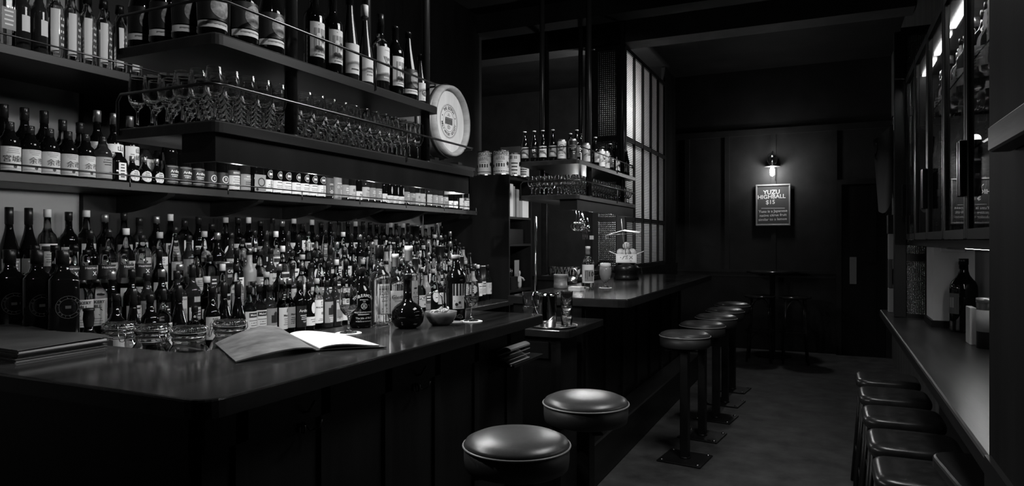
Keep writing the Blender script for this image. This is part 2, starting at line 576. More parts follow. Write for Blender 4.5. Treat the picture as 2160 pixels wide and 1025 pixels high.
# the well behind the bar where the jars stand
well = tag(slab([(-1.82, 1.53), (-1.82, 2.95), (-2.26, 2.95), (-2.26, 1.53)], 0.86, 0.90).build('under_bar_shelf', M_dark),
           'low dark shelf behind the bar where the four glass jars stand', 'shelf')
MB().box(-2.25, -2.23, 1.6, 2.9, 0.0, 0.86).box(-1.86, -1.84, 1.6, 2.9, 0.0, 0.86).build('shelf_support', M_dark, well)

# far bar
C2F, C2N, C2E = -1.08, 3.94, 7.10
bar2 = empty('bar_counter', (C2F, C2N, 0), 0, 'second dark wooden bar further back with row of round stools along it', 'bar counter')
o2 = lambda pts: [(x - C2F, y - C2N) for x, y in pts]
slab(rounded(o2([(C2F, C2N), (C2F, C2E), (-1.86, C2E), (-1.86, C2N)]), [0.09, 0.02, 0, 0.0]), 1.0, 1.05).build('bar_top', [M_top, M_dark], bar2)
fp = MB().box(-1.40 - C2F, -1.38 - C2F, 0.06, C2E - C2N - 0.02, 0, 1.0)
fp.box(-1.84 - C2F, -1.38 - C2F, 0.04, 0.06, 0, 1.0)
for k in range(8):
    y = 0.1 + 0.42 * k
    fp.box(-1.38 - C2F, -1.366 - C2F, y - 0.025, y + 0.025, 0.25, 1.0)
fp.build('front_panel', M_panel, bar2)
MB().box(-1.37 - C2F, -1.20 - C2F, 3.66 - C2N, 7.05 - C2N, 0, 0.25, bev=0.012).build('foot_ledge', M_dark, bar2)
hk = MB()
for s in (-1, 1):
    hk.tube([(0.0, 0, 0.0), (0.02, s * 0.015, -0.028), (0.04, s * 0.03, -0.02), (0.045, s * 0.034, 0.0)], 0.0035, 6)
hk.box(-0.002, 0.006, -0.012, 0.012, -0.02, 0.03)
hk.build('coat_hook', M_steel, bar2, (-1.38 - C2F, 0.42, 0.85))

# lower counter between the two bars
fc = empty('side_counter', (-1.23, 3.34, 0), 0, 'low dark counter between the two bars carrying the water tray', 'counter')
slab(rounded([(0, 0), (0, 0.60), (-0.72, 0.60), (-0.72, 0)], [0.05, 0, 0, 0.02]), 0.89, 0.93).build('worktop', [M_top, M_dark], fc)
MB().box(-0.68, -0.06, 0.04, 0.06, 0, 0.89).box(-0.08, -0.06, 0.06, 0.30, 0, 0.89).box(-0.6, -0.12, 0.025, 0.04, 0.77, 0.86, bev=0.004).box(-0.08, -0.055, 0.03, 0.07, 0, 0.89).build('cabinet_body', M_panel, fc)

# paper holder at the end of the near bar
ph = empty('menu_holder', (-1.318, 2.62, 0.86), 0, 'small dark shelf holding curled paper menus under the near bar edge', 'menu holder')
MB().box(0, 0.11, 0, 0.33, 0, 0.012).box(0, 0.012, 0, 0.33, 0.012, 0.07).build('shelf', M_dark, ph)
pm = MB()
for k in range(6):
    z = 0.016 + k * 0.011
    vs = []; fs = []
    for i in range(9):
        t = i / 8
        for y in (0.02, 0.22):
            vs.append((0.014 + 0.085 * t, y - 0.03 * t, z + 0.012 * math.sin(t * 4 + k)))
    for i in range(9):
        t = i / 8
        for y in (0.02, 0.22):
            vs.append((0.014 + 0.085 * t, y - 0.03 * t, z + 0.003 + 0.012 * math.sin(t * 4 + k)))
    for i in range(8):
        a = i * 2
        fs += [(a, a + 1, a + 3, a + 2), (18 + a, 18 + a + 2, 18 + a + 3, 18 + a + 1), (a, a + 2, a + 20, a + 18), (a + 1, a + 19, a + 21, a + 3)]
    fs += [(0, 18, 19, 1), (16, 17, 35, 34)]
    pm.add(vs, fs, 0, True)
tag(pm.build('paper_menus', M_pg, None, (-1.318, 2.62, 0.86)), 'bundle of curled paper menus on small shelf under the near bar edge', 'paper')

# ================================================================== BACK BAR AND SHELVES
CB = -2.415
bb = empty('back_bar', (CB, 1.0, 0), 0, 'dark back bar counter with stepped tiers for whisky bottles along the left wall', 'back bar')
slab(rounded([(0, 0.62), (0, 4.23), (-0.70, 4.23), (-0.70, 0.62)], [0.0, 0.02, 0, 0]), 0.86, 0.90).build('worktop', [M_top, M_dark], bb)
MB().box(-0.66, -0.06, 0.64, 4.2, 0.08, 0.86).box(-0.66, -0.10, 0.64, 4.2, 0, 0.08).build('cabinet_body', M_panel, bb)
st = MB()
RX = [-2.62, -2.735, -2.84, -2.94, -3.04]
RZ = [0.90, 0.985, 1.07, 1.155, 1.235]
for k in range(1, 5):
    x1 = (RX[k] + RX[k - 1]) / 2 - CB - 0.005
    st.box(-3.115 - CB, x1, 0.63, 4.2, RZ[k] - 0.085 if k > 1 else 0.9005, RZ[k])
st.build('stepped_riser', M_dark, bb)

def wall_shelf(name, X0, X1, Y0, Y1, z, label, rail_h, brackets=()):
    s = empty(name, (X1, Y0, z), 0, label, 'shelf')
    MB().box(X0 - X1, 0, 0, Y1 - Y0, -0.035, 0, bev=0.003).build('shelf_board', M_shelf, s)
    r = MB()
    r.tube([(0.0, 0.01, rail_h), (0.0, Y1 - Y0 - 0.01, rail_h)], 0.0035, 6)
    n = int((Y1 - Y0) / 0.6) + 1
    for k in range(n + 1):
        y = 0.02 + (Y1 - Y0 - 0.04) * k / n
        r.tube([(0.0, y, -0.02), (0.0, y, rail_h)], 0.003, 6)
    r.build('guard_rail', M_rod, s)
    for y in brackets:
        b = MB()
        d = X0 - X1
        pts = [(d, -0.035), (d, -0.12)] + [(d * (1 - t), -0.12 + 0.08 * t ** 1.6) for t in (0.2, 0.4, 0.6, 0.8, 0.95)] + [(-0.01, -0.035)]
        n_ = len(pts)
        vs = [(x, y - Y0 - 0.02, zz) for x, zz in pts] + [(x, y - Y0 + 0.02, zz) for x, zz in pts]
        fs = [tuple(range(n_)), tuple(range(2 * n_ - 1, n_ - 1, -1))]
        for i in range(n_):
            j = (i + 1) % n_
            fs.append((i, n_ + i, n_ + j, j))
        b.add(vs, fs)
        b.build('bracket', M_dark, s)
    return s
wall_shelf('wall_shelf', -3.12, -2.75, 0.9, 5.2, 1.652, 'long dark wall shelf of whisky bottles above the tiered back bar', 0.03, (2.2, 2.75, 3.3, 3.85, 4.4, 4.95))
wall_shelf('wall_shelf', -3.12, -2.70, 0.9, 3.0, 2.11, 'upper dark wall shelf with clear tall bottles at top left', 0.035)
sh3 = empty('cask_stand', (-2.66, 4.2, 2.0), 0, 'small dark cradle shelf on the wall under the whisky cask', 'shelf')
MB().box(-0.46, 0, 0.1, 0.8, -0.03, 0, bev=0.003).build('shelf_board', M_dark, sh3)
MB().box(-0.42, -0.05, 0.24, 0.30, 0, 0.03).build('cradle_block', M_dark, sh3)
MB().box(-0.42, -0.05, 0.60, 0.66, 0, 0.03).build('cradle_block', M_dark, sh3)

# storage tower at the end of the back bar
tw = empty('storage_cabinet', (-2.48, 5.27, 0), 0, 'tall dark storage cabinet with open side shelves and tins on top', 'cabinet')
MB().box(-0.64, 0, 0, 0.02, 0, 1.965).box(-0.64, 0, 0.47, 0.49, 0, 1.965).box(-0.64, -0.62, 0.02, 0.47, 0, 1.965).build('cabinet_body', M_panel, tw)
for z in (0.15, 0.97, 1.37, 1.605, 1.945):
    MB().box(-0.62, 0, 0.02, 0.47, z - 0.02, z).build('shelf_board', M_dark, tw)

# ================================================================== HANGING RACKS
def rack(X0, X1, Y0, Y1a, Y1b, zt, zl, posts, label, bx0):
    r = empty('hanging_rack', (X1, Y0, zl), 0, label, 'hanging rack')
    dx = X0 - X1
    slab(rounded([(0, 0), (0, Y1a - Y0), (dx, Y1a - Y0), (dx, 0)], [0.03, 0.01, 0, 0.01], 4), zt - zl - 0.035, zt - zl).build('upper_shelf', M_shelf, r)
    slab(rounded([(0, 0), (0, Y1b - Y0), (dx, Y1b - Y0), (dx, 0)], [0.03, 0.01, 0, 0.01], 4), -0.035, 0).build('lower_shelf', M_shelf, r)
    b = MB()
    b.box(-0.035, -0.015, 0.03, Y1b - Y0 - 0.02, -0.120, -0.035).box(-0.155, -0.135, 0.03, Y1b - Y0 - 0.02, -0.075, -0.035)
    b.box(-0.155, -0.015, 0.015, 0.03, -0.120, -0.035).box(-0.155, -0.015, Y1b - Y0 - 0.03, Y1b - Y0 - 0.02, -0.120, -0.035)
    b.build('light_pelmet', M_panel, r)
    for z0_, rh, L in ((zt - zl, 0.095, Y1a - Y0), (0, 0.105, Y1b - Y0)):
        g = MB()
        z1 = z0_ + rh
        pts = [(dx + 0.005, 0.10, z1), (dx + 0.0, 0.035, z1), (dx + 0.02, 0.0, z1), (dx + 0.06, -0.008, z1), (-0.04, -0.008, z1), (-0.008, 0.005, z1), (0.006, 0.04, z1), (0.006, L - 0.03, z1), (-0.02, L + 0.01, z1), (-0.06, L + 0.012, z1)]
        pts = [(dx + 0.02, -0.004, z0_ - 0.02), (dx + 0.02, -0.006, z1 - 0.02), (dx + 0.04, -0.008, z1)] + pts[4:]
        g.tube(pts, 0.0048, 8)
        for y in (L * 0.62,):
            g.tube([(0.003, y, z0_ - 0.02), (0.003, y, z1)], 0.0035, 6)
        g.build('guard_rail', M_rod, r)
    for (x, y) in posts:
        MB().lathe([(0, -0.03), (0.0215, -0.03), (0.0215, 3.599 - zl), (0, 3.599 - zl)], 16, smooth=True).lathe([(0.0215, 0), (0.028, 0.0), (0.028, 0.006), (0.0215, 0.008)], 16).build('post', M_post, r, (x - X1, y - Y0, 0))
    return r
rack(-2.06, -1.62, 1.435, 2.68, 3.03, 2.01, 1.753, [(-1.672, 1.80), (-1.672, 2.655), (-2.0, 2.655)],
     'hanging dark wood and steel rack over near bar with wine bottles above glasses', 0)
rack(-2.19, -1.70, 4.83, 6.48, 6.48, 2.01, 1.747, [(-1.745, 5.21), (-2.15, 5.21), (-1.745, 6.17), (-2.15, 6.17)],
     'hanging rack over far bar with beer bottles above rows of glasses', 0)
# the downlights inside the pelmets
for y in (1.60, 1.95, 2.30, 2.65, 2.97):
    lamp('POINT', 'pelmet_downlight', (-1.71, y, 1.652), 3.4, size=0.028)
for y in (4.98, 5.4, 5.95):
    lamp('POINT', 'pelmet_downlight', (-1.79, y, 1.646), 2.8, size=0.028)
#--SECTION2--
# ================================================================== BOTTLES
def prof(kind, R, h, hs, nr, capl):
    """outline of a bottle: radius, height"""
    t = h - capl
    if kind == 'std':      # round shoulder
        return [(0, 0.004), (R * .8, 0.0), (R * .97, .004), (R, .012), (R, hs), (R * .97, hs + R * .3), (R * .86, hs + R * .6), (R * .62, hs + R * .88), (nr * 1.35, hs + R * 1.15), (nr * 1.05, hs + R * 1.5), (nr, t), (0, t)]
    if kind == 'slope':    # sloping shoulder (burgundy / riesling like)
        n = 8
        body = [(0, .004), (R * .8, 0), (R * .97, .004), (R, .012), (R, hs)]
        L = t - hs
        for k in range(1, n):
            u = k / n
            body.append((nr + (R - nr) * (1 - u) ** 1.9 * (1 + .9 * u), hs + L * u))
        return body + [(nr, t), (0, t)]
    if kind == 'square':
        return [(0, 0), (R * .92, 0), (R, .006), (R, hs), (R * .97, hs + .008), (R * .75, hs + .022), (nr * 1.3, hs + .03), (nr, hs + .045), (nr, t), (0, t)]
    if kind == 'bulb':     # pot still neck
        return [(0, 0.004), (R * .8, 0), (R, .01), (R, hs), (R * .9, hs + R * .5), (R * .62, hs + R * .9), (nr * 1.15, hs + R * 1.3), (nr * 1.5, hs + R * 1.9), (nr * 1.45, hs + R * 2.3), (nr, t - .006), (nr, t), (0, t)]
    if kind == 'flask':    # onion
        return [(0, 0.004), (R * .55, 0), (R * .8, .012), (R * .97, .035), (R, .055), (R * .96, .078), (R * .8, .1), (R * .5, .118), (nr * 1.3, .13), (nr, .15), (nr, t), (0, t)]
    if kind == 'beer':
        return [(0, .003), (R * .85, 0), (R, .006), (R, hs), (R * .95, hs + .015), (R * .72, hs + .035), (nr * 1.5, hs + .055), (nr * 1.12, t - .03), (nr, t - .012), (nr * 1.15, t - .008), (nr * 1.15, t), (0, t)]
    return [(0, 0), (R, 0), (R, t), (0, t)]

def label_mesh(R, spec, sup, fx):
    """spec: (half_angle or half_width, z0, z1, paper, elements)"""
    hw, z0, z1, paper, els = spec[:5]
    za = spec[5] if len(spec) > 5 else 0.0     # angle offset
    mb = MB()
    flat = sup > 2.5
    def put(x, z, off):
        if flat:
            return (R * fx + off, x, z)
        a = x / R + za
        return ((R * fx + off) * math.cos(a), (R + off) * math.sin(a), z)
    def rect(xa, xb, a, b, mi, off):
        n = 1 if flat else max(1, int(abs(xb - xa) / R / 0.3))
        vs = []; fs = []
        for i in range(n + 1):
            x = xa + (xb - xa) * i / n
            vs += [put(x, a, off), put(x, b, off)]
        for i in range(n):
            fs.append((2 * i, 2 * i + 2, 2 * i + 3, 2 * i + 1))
        mb.add(vs, fs, mi, True)
    W = hw if flat else hw * R
    def disc(x, z, rx, rz_, mi, off, n=24):
        q = 1 if rx < .007 else (3 if rx < .02 else 5)
        vs = [put(x, z, off)]; fs = [(0, 1 + k, 1 + (k + 1) % n) for k in range(n)]
        for i in range(1, q + 1):
            vs += [put(x + rx * i / q * math.cos(2 * PI * k / n), z + rz_ * i / q * math.sin(2 * PI * k / n), off) for k in range(n)]
            if i > 1:
                a = 1 + (i - 2) * n; b = a + n
                fs += [(a + k, b + k, b + (k + 1) % n, a + (k + 1) % n) for k in range(n)]
        mb.add(vs, fs, mi, True)
    if paper is not None:
        if spec[6:] == ('oval',):
            disc(0, (z0 + z1) / 2, W, (z1 - z0) / 2, 0, .0007)
        else:
            rect(-W, W, z0, z1, 0, .0006)
    for e in els:
        if e[0] == 't':        # text, size, x, z, slot, bold
            _, s_, size, x, z, mi = e[:6]
            bold = e[6] if len(e) > 6 else 0.012
            vs, fs = text_geo(s_, size, bold)
            ex = 0 if flat else (size * .7) ** 2 / (8 * R) * .8
            mb.add([put(a + x, b + z, .0016 + ex) for a, b in vs], fs, mi)
        elif e[0] == 'r':
            rect(e[1], e[2], e[3], e[4], e[5], .0011)
        elif e[0] == 'b':      # block of fine print: n lines
            _, n, x, zt, wd, pitch, mi = e
            for k in range(n):
                q = wd * random.uniform(.55, 1)
                rect(x - q / 2, x + q / 2, zt - k * pitch - pitch * .38, zt - k * pitch, mi, .0012)
        elif e[0] == 'c':      # disc or ring
            _, x, z, r, mi, r2 = e
            n = 20
            if r2 <= 0:
                disc(x, z, r, r, mi, .0013)
            else:
                mb.add([put(x + q * math.cos(2 * PI * k / n), z + q * math.sin(2 * PI * k / n), .0014) for q in (r, r2) for k in range(n)],
                       [(k, (k + 1) % n, n + (k + 1) % n, n + k) for k in range(n)], mi)
        elif e[0] == 'g':      # ready shapes (letters on an arc)
            mb.add([put(a, b, .0016) for a, b in e[1]], e[2], e[3])
        elif e[0] == 'l':      # stroke
            _, xa, a, xb, b, wd, mi = e
            d = Vector((xb - xa, b - a)).normalized(); nx, nz = -d.y * wd / 2, d.x * wd / 2
            mb.add([put(xa + nx, a + nz, .0015), put(xb + nx, b + nz, .0015), put(xb - nx, b - nz, .0015), put(xa - nx, a - nz, .0015)], [(0, 3, 2, 1)], mi)
    return mb

def ringtext(s_, size, r, x, z, mi, a0, a1, flip=False):
    """letters set round a circle, as separate text elements for planar use"""
    out = []
    n = len(s_)
    for i, ch in enumerate(s_):
        if ch == ' ': continue
        a = a0 + (a1 - a0) * (i + .5) / n
        vs, fs = text_geo(ch, size, 0.02)
        rot = (a - PI / 2) if not flip else (a + PI / 2)
        c, q = math.cos(rot), math.sin(rot)
        out.append(([(x + r * math.cos(a) + vx * c - vy * q, z + r * math.sin(a) + vx * q + vy * c) for vx, vy in vs], fs, mi))
    return out

class Design:
    """one kind of bottle: meshes are shared by all its copies"""
    def __init__(s, kind, R, h, hs, nr, capl, glass, capm, labels, sup=2.0, fx=1.0, capr=None, fill=None, desc='', body_name='bottle', foil=0.0, n=22):
        s.desc = desc; s.R = R; s.h = h; s.fx = fx
        s.name = body_name
        s.body = MB().lathe(prof(kind, R, h, hs, nr, capl), n, sup=sup, fx=fx).mesh('bottle_glass', glass)
        cr = capr or nr * 1.12
        c = MB().lathe([(0, h - capl + .0004), (cr, h - capl + .0004), (cr, h - .0015), (cr * .93, h), (0, h)], 14)
        if foil:
            c.lathe([(nr + .0006, h - capl - foil), (nr + .001, h - capl - foil), (nr + .001, h - capl), (cr, h - capl)], 14)
        s.cap = c.mesh('bottle_cap', capm)
        s.labels = []
        for L in labels:
            inks = L[7] if len(L) > 7 else (M_ink, M_inkg, M_inkw)
            sp = L[:5] + ((L[5],) if len(L) > 5 else (0.0,)) + ((L[6],) if len(L) > 6 and L[6] else ())
            s.labels.append(label_mesh(R if len(L) < 9 else L[8], sp, sup, fx).mesh('bottle_label', [L[3] or M_pw, M_ink, M_inkg, M_inkw, M_moon]))
        s.first = None
    def place(s, loc, rz, label, cat='bottle', group=None):
        if s.first is None:
            r = bpy.data.objects.new(s.name, s.body)
            col.objects.link(r)
            k = bpy.data.objects.new('cap', s.cap); k.parent = r; col.objects.link(k)
            for m in s.labels:
                q = bpy.data.objects.new('paper_label', m); q.parent = r; col.objects.link(q)
            s.first = r
        else:
            r = copy_tree(s.first)
        r.location = loc
        r.rotation_euler = (0, 0, rz)
        if 'group' in r: del r['group']
        return tag(r, label, cat, group)

D = Design
def T(s_, size, x, z, mi=1, bold=.012): return ('t', s_, size, x, z, mi, bold)
def B(n, x, zt, wd, pitch, mi=2): return ('b', n, x, zt, wd, pitch, mi)

# ---------------------------------------------------------------- generic whisky bottles for the tiers
G = []
def g(desc, *a, **k):
    d = Design(*a, desc=desc, body_name='whisky_bottle', **k)
    G.append(d)
    return d
g('clear bottle, cream label', 'std', .036, .295, .165, .0135, .035, M_gclear, M_capd, [(1.25, .05, .145, M_pc, [T('10', .022, .004, .075), B(4, 0, .135, .05, .010)])])
g('clear bottle, white label', 'std', .037, .300, .170, .0135, .030, M_gclear, M_capw, [(1.2, .045, .150, M_pw, [T('THE', .008, 0, .140), B(1, 0, .126, .055, .016, 1), B(5, 0, .105, .048, .009)])])
g('dark bottle, white label', 'std', .036, .290, .165, .0135, .038, M_gdark, M_capd, [(1.2, .05, .135, M_pw, [B(1, 0, .126, .05, .02, 1), B(4, 0, .10, .05, .010)])])
g('dark bottle, black label', 'std', .037, .285, .160, .014, .035, M_gdark, M_capg, [(1.2, .045, .135, M_pk, [B(3, 0, .12, .05, .014, 3), B(3, 0, .075, .04, .009, 2)])])
g('amber bottle, white label', 'std', .036, .298, .168, .013, .034, M_gamber, M_capw, [(1.15, .055, .15, M_pw, [('r', -.03, .03, .118, .14, 1), B(4, 0, .105, .045, .010)])])
g('amber bottle, grey label', 'std', .038, .280, .150, .014, .032, M_gamber, M_capd, [(1.2, .04, .13, M_pg, [B(2, 0, .118, .05, .018, 3), B(3, 0, .07, .05, .010, 1)])])
g('squat clear bottle, cream label', 'std', .043, .245, .120, .0145, .028, M_gclear, M_capc, [(1.1, .03, .105, M_pc, [B(1, 0, .095, .06, .018, 1), B(4, 0, .07, .05, .009)])])
g('squat amber bottle, pale band', 'std', .044, .240, .115, .015, .030, M_gamber, M_capw, [(1.3, .04, .085, M_pw, [B(2, 0, .075, .06, .016, 1)])])
g('bulb-necked bottle, cream label', 'bulb', .037, .300, .140, .0125, .030, M_gclear, M_capd, [(1.15, .03, .115, M_pc, [T('18', .016, 0, .05), B(3, 0, .105, .055, .012)])])
g('bulb-necked dark bottle', 'bulb', .038, .290, .135, .013, .028, M_gdark, M_capd, [(1.1, .04, .11, M_pg, [B(3, 0, .10, .05, .014, 3)])])
g('square clear bottle, white label', 'square', .034, .270, .185, .0135, .034, M_gclear, M_capd, [(.027, .04, .165, M_pw, [B(1, 0, .15, .044, .02, 1), B(6, 0, .12, .04, .010)])], sup=5.0)
g('square amber bottle, black label', 'square', .035, .255, .175, .0135, .032, M_gamber, M_capd, [(.028, .04, .15, M_pk, [B(3, 0, .135, .044, .018, 3)])], sup=5.0)
g('slim tall bottle, white strip label', 'slope', .031, .320, .175, .0125, .040, M_gamber, M_capg, [(.75, .05, .165, M_pw, [B(6, 0, .15, .03, .014, 1)])])
g('slim clear bottle, grey label', 'slope', .032, .310, .170, .013, .030, M_gclear, M_capd, [(1.0, .05, .14, M_pg, [B(4, 0, .13, .04, .016, 3)])])
g('clear bottle, oval label', 'std', .037, .292, .160, .0135, .030, M_gclear, M_capc, [(.85, .05, .14, M_pw, [B(3, 0, .115, .035, .014, 1)], 0.0, 'oval')])
g('dark bottle, cream oval label', 'std', .038, .275, .150, .014, .034, M_gdark, M_capd, [(.8, .045, .125, M_pc, [B(3, 0, .105, .035, .012, 1)], 0.0, 'oval')])
g('smoky bottle, pale neck tag', 'std', .036, .300, .170, .0135, .060, M_ggrey, M_capd, [(1.1, .04, .10, M_pw, [B(3, 0, .09, .05, .014, 1)]), (.5, .125, .15, M_pc, [])])
g('wide clear decanter, round stopper', 'flask', .055, .215, .10, .015, .030, M_gclear, M_capg, [(.5, .04, .075, M_pw, [B(2, 0, .066, .03, .012, 1)])], capr=.018)
g('black tube, cream label', 'x', .038, .290, .26, .038, .012, M_black, M_capg, [(1.3, .05, .16, M_pc, [B(2, 0, .145, .05, .02, 1), B(4, 0, .10, .05, .010)])], capr=.0385)
g('grey ceramic bottle', 'std', .038, .275, .155, .015, .024, M_gceram, M_capd, [(.9, .05, .11, M_pd, [B(2, 0, .10, .04, .02, 3)])])
# bottles with words, seen in the front tiers
def lab(paper, els, z0=.045, z1=.15, hw=1.2, *r): return (hw, z0, z1, paper, els) + r
F = {}
def f(key, desc, *a, **k):
    F[key] = Design(*a, desc=desc, body_name='whisky_bottle', **k)
    return F[key]
f('baker', 'dark square-shouldered bottle, white BAKERY HILL label', 'std', .041, .255, .185, .013, .03, M_gclear, M_capd,
  [lab(M_pc, [T('BAKERY', .0165, -.004, .165, 1, .03), T('HILL', .0175, -.004, .147, 1, .03), ('l', -.018, .135, .008, .111, .0022, 1), ('l', .012, .135, -.016, .111, .0022, 1), ('l', -.023, .130, -.013, .139, .003, 1), ('l', .017, .130, .007, .139, .003, 1), B(3, 0, .10, .04, .010)], .069, .178, 1.05, -.45)])
f('writers', "bottle, white WRITERS TEARS label", 'std', .036, .29, .155, .013, .05, M_gclear, M_capd,
  [lab(M_pw, [T('WRITERS', .014, .004, .13), T('TEARS', .016, .004, .112), B(4, 0, .095, .045, .010)], .04, .142)])
f('marker', 'bottle, white label with black name band', 'std', .037, .275, .15, .0135, .035, M_gclear, M_capd,
  [lab(M_pw, [('r', -.026, .028, .118, .142, 1), T('Maker', .015, 0, .130, 3), B(5, 0, .105, .05, .012)], .03, .148)])
f('mars', 'bottle, white label with small black sail', 'std', .033, .30, .15, .0125, .03, M_gamber, M_capg,
  [lab(M_pw, [('l', .006, .122, .010, .140, .007, 1), T('Mars', .017, 0, .106), B(4, 0, .09, .04, .010)], .035, .148)])
f('marsg', 'bottle, grey label', 'std', .034, .295, .15, .0125, .03, M_gamber, M_capg,
  [lab(M_pg, [T('Mars', .016, 0, .106, 1), B(4, 0, .09, .04, .010, 1)], .035, .145)])
f('ardbeg', 'black bottle, white Ardbeg lettering', 'std', .037, .28, .165, .014, .035, M_gdark, M_capd,
  [lab(M_pk, [T('Ardbeg', .021, 0, .118, 3, .02), B(3, 0, .095, .05, .010, 3), T('TEN', .012, 0, .058, 3)], .03, .145)])
f('oval', 'black bottle, tall pale oval over pale band', 'std', .036, .27, .16, .014, .035, M_gdark, M_capd,
  [lab(M_pw, [], .095, .158, .45, 0.0, 'oval'), lab(M_pw, [B(2, 0, .065, .045, .012)], .03, .078)])
f('macallan', 'bottle, white MACALLAN 18 label', 'std', .035, .285, .165, .0135, .03, M_gclear, M_capc,
  [lab(M_pw, [('c', .004, .152, .006, 1, .004), T('THE', .007, .004, .138), T('MACALLAN', .0125, .002, .124), T('18', .02, .008, .09), B(2, 0, .06, .04, .008)], .035, .166)])
f('photo', 'bottle, grey picture label', 'std', .036, .27, .155, .0135, .035, M_ggrey, M_capd,
  [lab(M_pg, [('r', -.022, .024, .075, .115, 1), ('c', .004, .12, .012, 1, 0), B(3, 0, .06, .04, .010, 3)], .03, .15)])
f('multra', 'tall bottle, pale MULTRA label', 'square', .035, .275, .165, .0135, .04, M_ggrey, M_capd,
  [(.028, .03, .155, M_pc, [T('MULTRA', .0125, 0, .143), T('21', .010, 0, .128), ('r', -.024, .024, .05, .10, 2), T('22', .018, 0, .05)])], sup=5.0)
f('grant', 'dark bottle, pale RARE neck label', 'std', .037, .285, .155, .014, .03, M_gdark, M_capd,
  [lab(M_pc, [T('RARE', .012, 0, .135), B(4, 0, .115, .045, .012)], .04, .145)])
f('gleng', 'bottle, cream THE GLENG label', 'std', .038, .285, .15, .014, .03, M_ggrey, M_capd,
  [lab(M_pc, [T('THE', .007, .004, .136), T('GLENG', .0145, .004, .12), B(3, 0, .10, .05, .012)], .04, .146)])
f('cas', 'black tube, white CAS lettering', 'x', .041, .22, .2, .041, .012, M_black, M_capg,
  [lab(M_pk, [T('CAS', .022, .004, .17, 3, .02), B(2, 0, .152, .05, .008, 3)], .10, .19), lab(M_pc, [B(5, 0, .085, .05, .013)], .02, .098)], capr=.0415)
f('heart', 'black-shouldered bottle, white X on dark wax neck', 'slope', .036, .29, .16, .014, .02, M_gamber, M_black,
  [(1.3, .165, .225, M_pk, [], 0.0, '', None, .0375), lab(M_pw, [B(3, 0, .11, .05, .014, 1)], .04, .12), (.3, .178, .179, M_pk, [T('X', .024, .006, .190, 3, .02), T('Heartwood', .013, .0, .214, 3, .005)], 0.0, '', None, .0382)])
f('neck', 'dark bottle, long black neck', 'slope', .037, .30, .12, .014, .07, M_gdark, M_capd, [lab(M_pg, [B(3, 0, .08, .045, .014, 3)], .03, .09)])
f('smallpot', 'round clear pot bottle, black stopper', 'flask', .041, .225, .1, .013, .03, M_gclear, M_black, [], capr=.017)
f('pot', 'round clear pot bottle', 'flask', .05, .20, .1, .013, .025, M_gclear, M_capd, [], capr=.015)

ALLB = [0]
def pick(seq, last):
    while True:
        d = random.choice(seq)
        if d is not last:
            return d

ROWN = ['front', 'second', 'third', 'fourth', 'top']
front = [(244, 'grant'), (274, 'neck'), (303, 'oval'), (340, 'writers'), (372, 'neck'), (404, 'pot'), (432, 'grant'), (462, 'neck'),
         (488, 'neck'), (514, 'marker'), (541, 'marker'), (567, 'photo'), (585, 'mars'), (603, 'marsg'), (622, 'ardbeg'), (637, 'oval'), (653, 'macallan'), (672, 'photo'), (693, 'multra'), (712, 'marker'), (728, 'grant')]
n_in_row = 0
last = None
yprev = 1.62
def dword(d):
    return d.desc
for px, key in front:
    y = y_on(px, RX[0])
    d = F[key]
    y = max(y, yprev + d.R + .001)
    yprev = y + d.R
    n_in_row += 1
    d.place((RX[0] + random.uniform(-.008, .008), y, RZ[0] + .0005), random.uniform(-.25, .1), '%s, %s from left, front back bar tier' % (d.desc, nth(n_in_row)), 'bottle', 'bottles on the tiered back bar')
y = yprev + .012
while y < 5.12:
    d = pick(G, last); last = d
    y += d.R
    n_in_row += 1
    d.place((RX[0] + random.uniform(-.008, .008), y, RZ[0] + .0005), random.uniform(-.3, .15), '%s, %s from left, front back bar tier' % (d.desc, nth(n_in_row)), 'bottle', 'bottles on the tiered back bar')
    y += d.R + random.uniform(.003, .022)
special = {1: {2: 'photo', 4: 'multra', 9: 'pot', 12: 'gleng', 14: 'gleng', 18: 'grant'},
           2: {0: 'heart', 1: 'heart', 2: 'heart', 3: 'heart', 4: 'heart', 9: 'cas', 13: 'gleng', 17: 'oval'},
           3: {4: 'macallan', 6: 'photo', 9: 'gleng', 15: 'ardbeg'}, 4: {5: 'multra'}}
for k in range(1, 5):
    y = 1.70 + .02 * k
    i = 0
    pre = {1: (('baker', 174), ('baker', 203)), 3: (('smallpot', 74), ('smallpot', 116), ('smallpot', 156))}.get(k, ())
    for key, px in pre:
        d = F[key]
        y = y_on(px, RX[k] + .012)
        i += 1
        d.place((RX[k] + .012, y, RZ[k] + .0005), 0, '%s, %s from left, %s back bar tier' % (d.desc, nth(i), ROWN[k]), 'bottle', 'bottles on the tiered back bar')
        y += d.R * 1.02
    while y < 5.13:
        key = special.get(k, {}).get(i - len(pre))
        if key:
            d = F[key]
        else:
            d = pick(G if i > 5 else G[:5], last)
            if k >= 3 and d.h < .25: d = pick(G[:6], last)
        last = d
        y += d.R * (.98 if d.R < .045 else 1.06)
        i += 1
        xx = RX[k] + random.uniform(-.006, .006)
        if d.R > .05: xx = RX[k] + .0
        z = RZ[k] + .0005
        d.place((xx, y, z), random.uniform(-.3, .15), '%s, %s from left, %s back bar tier' % (d.desc, nth(i), ROWN[k]), 'bottle', 'bottles on the tiered back bar')
        y += d.R * (.98 if d.R < .045 else 1.06) + random.uniform(.002, .018) + (.006 if k > 2 else 0)

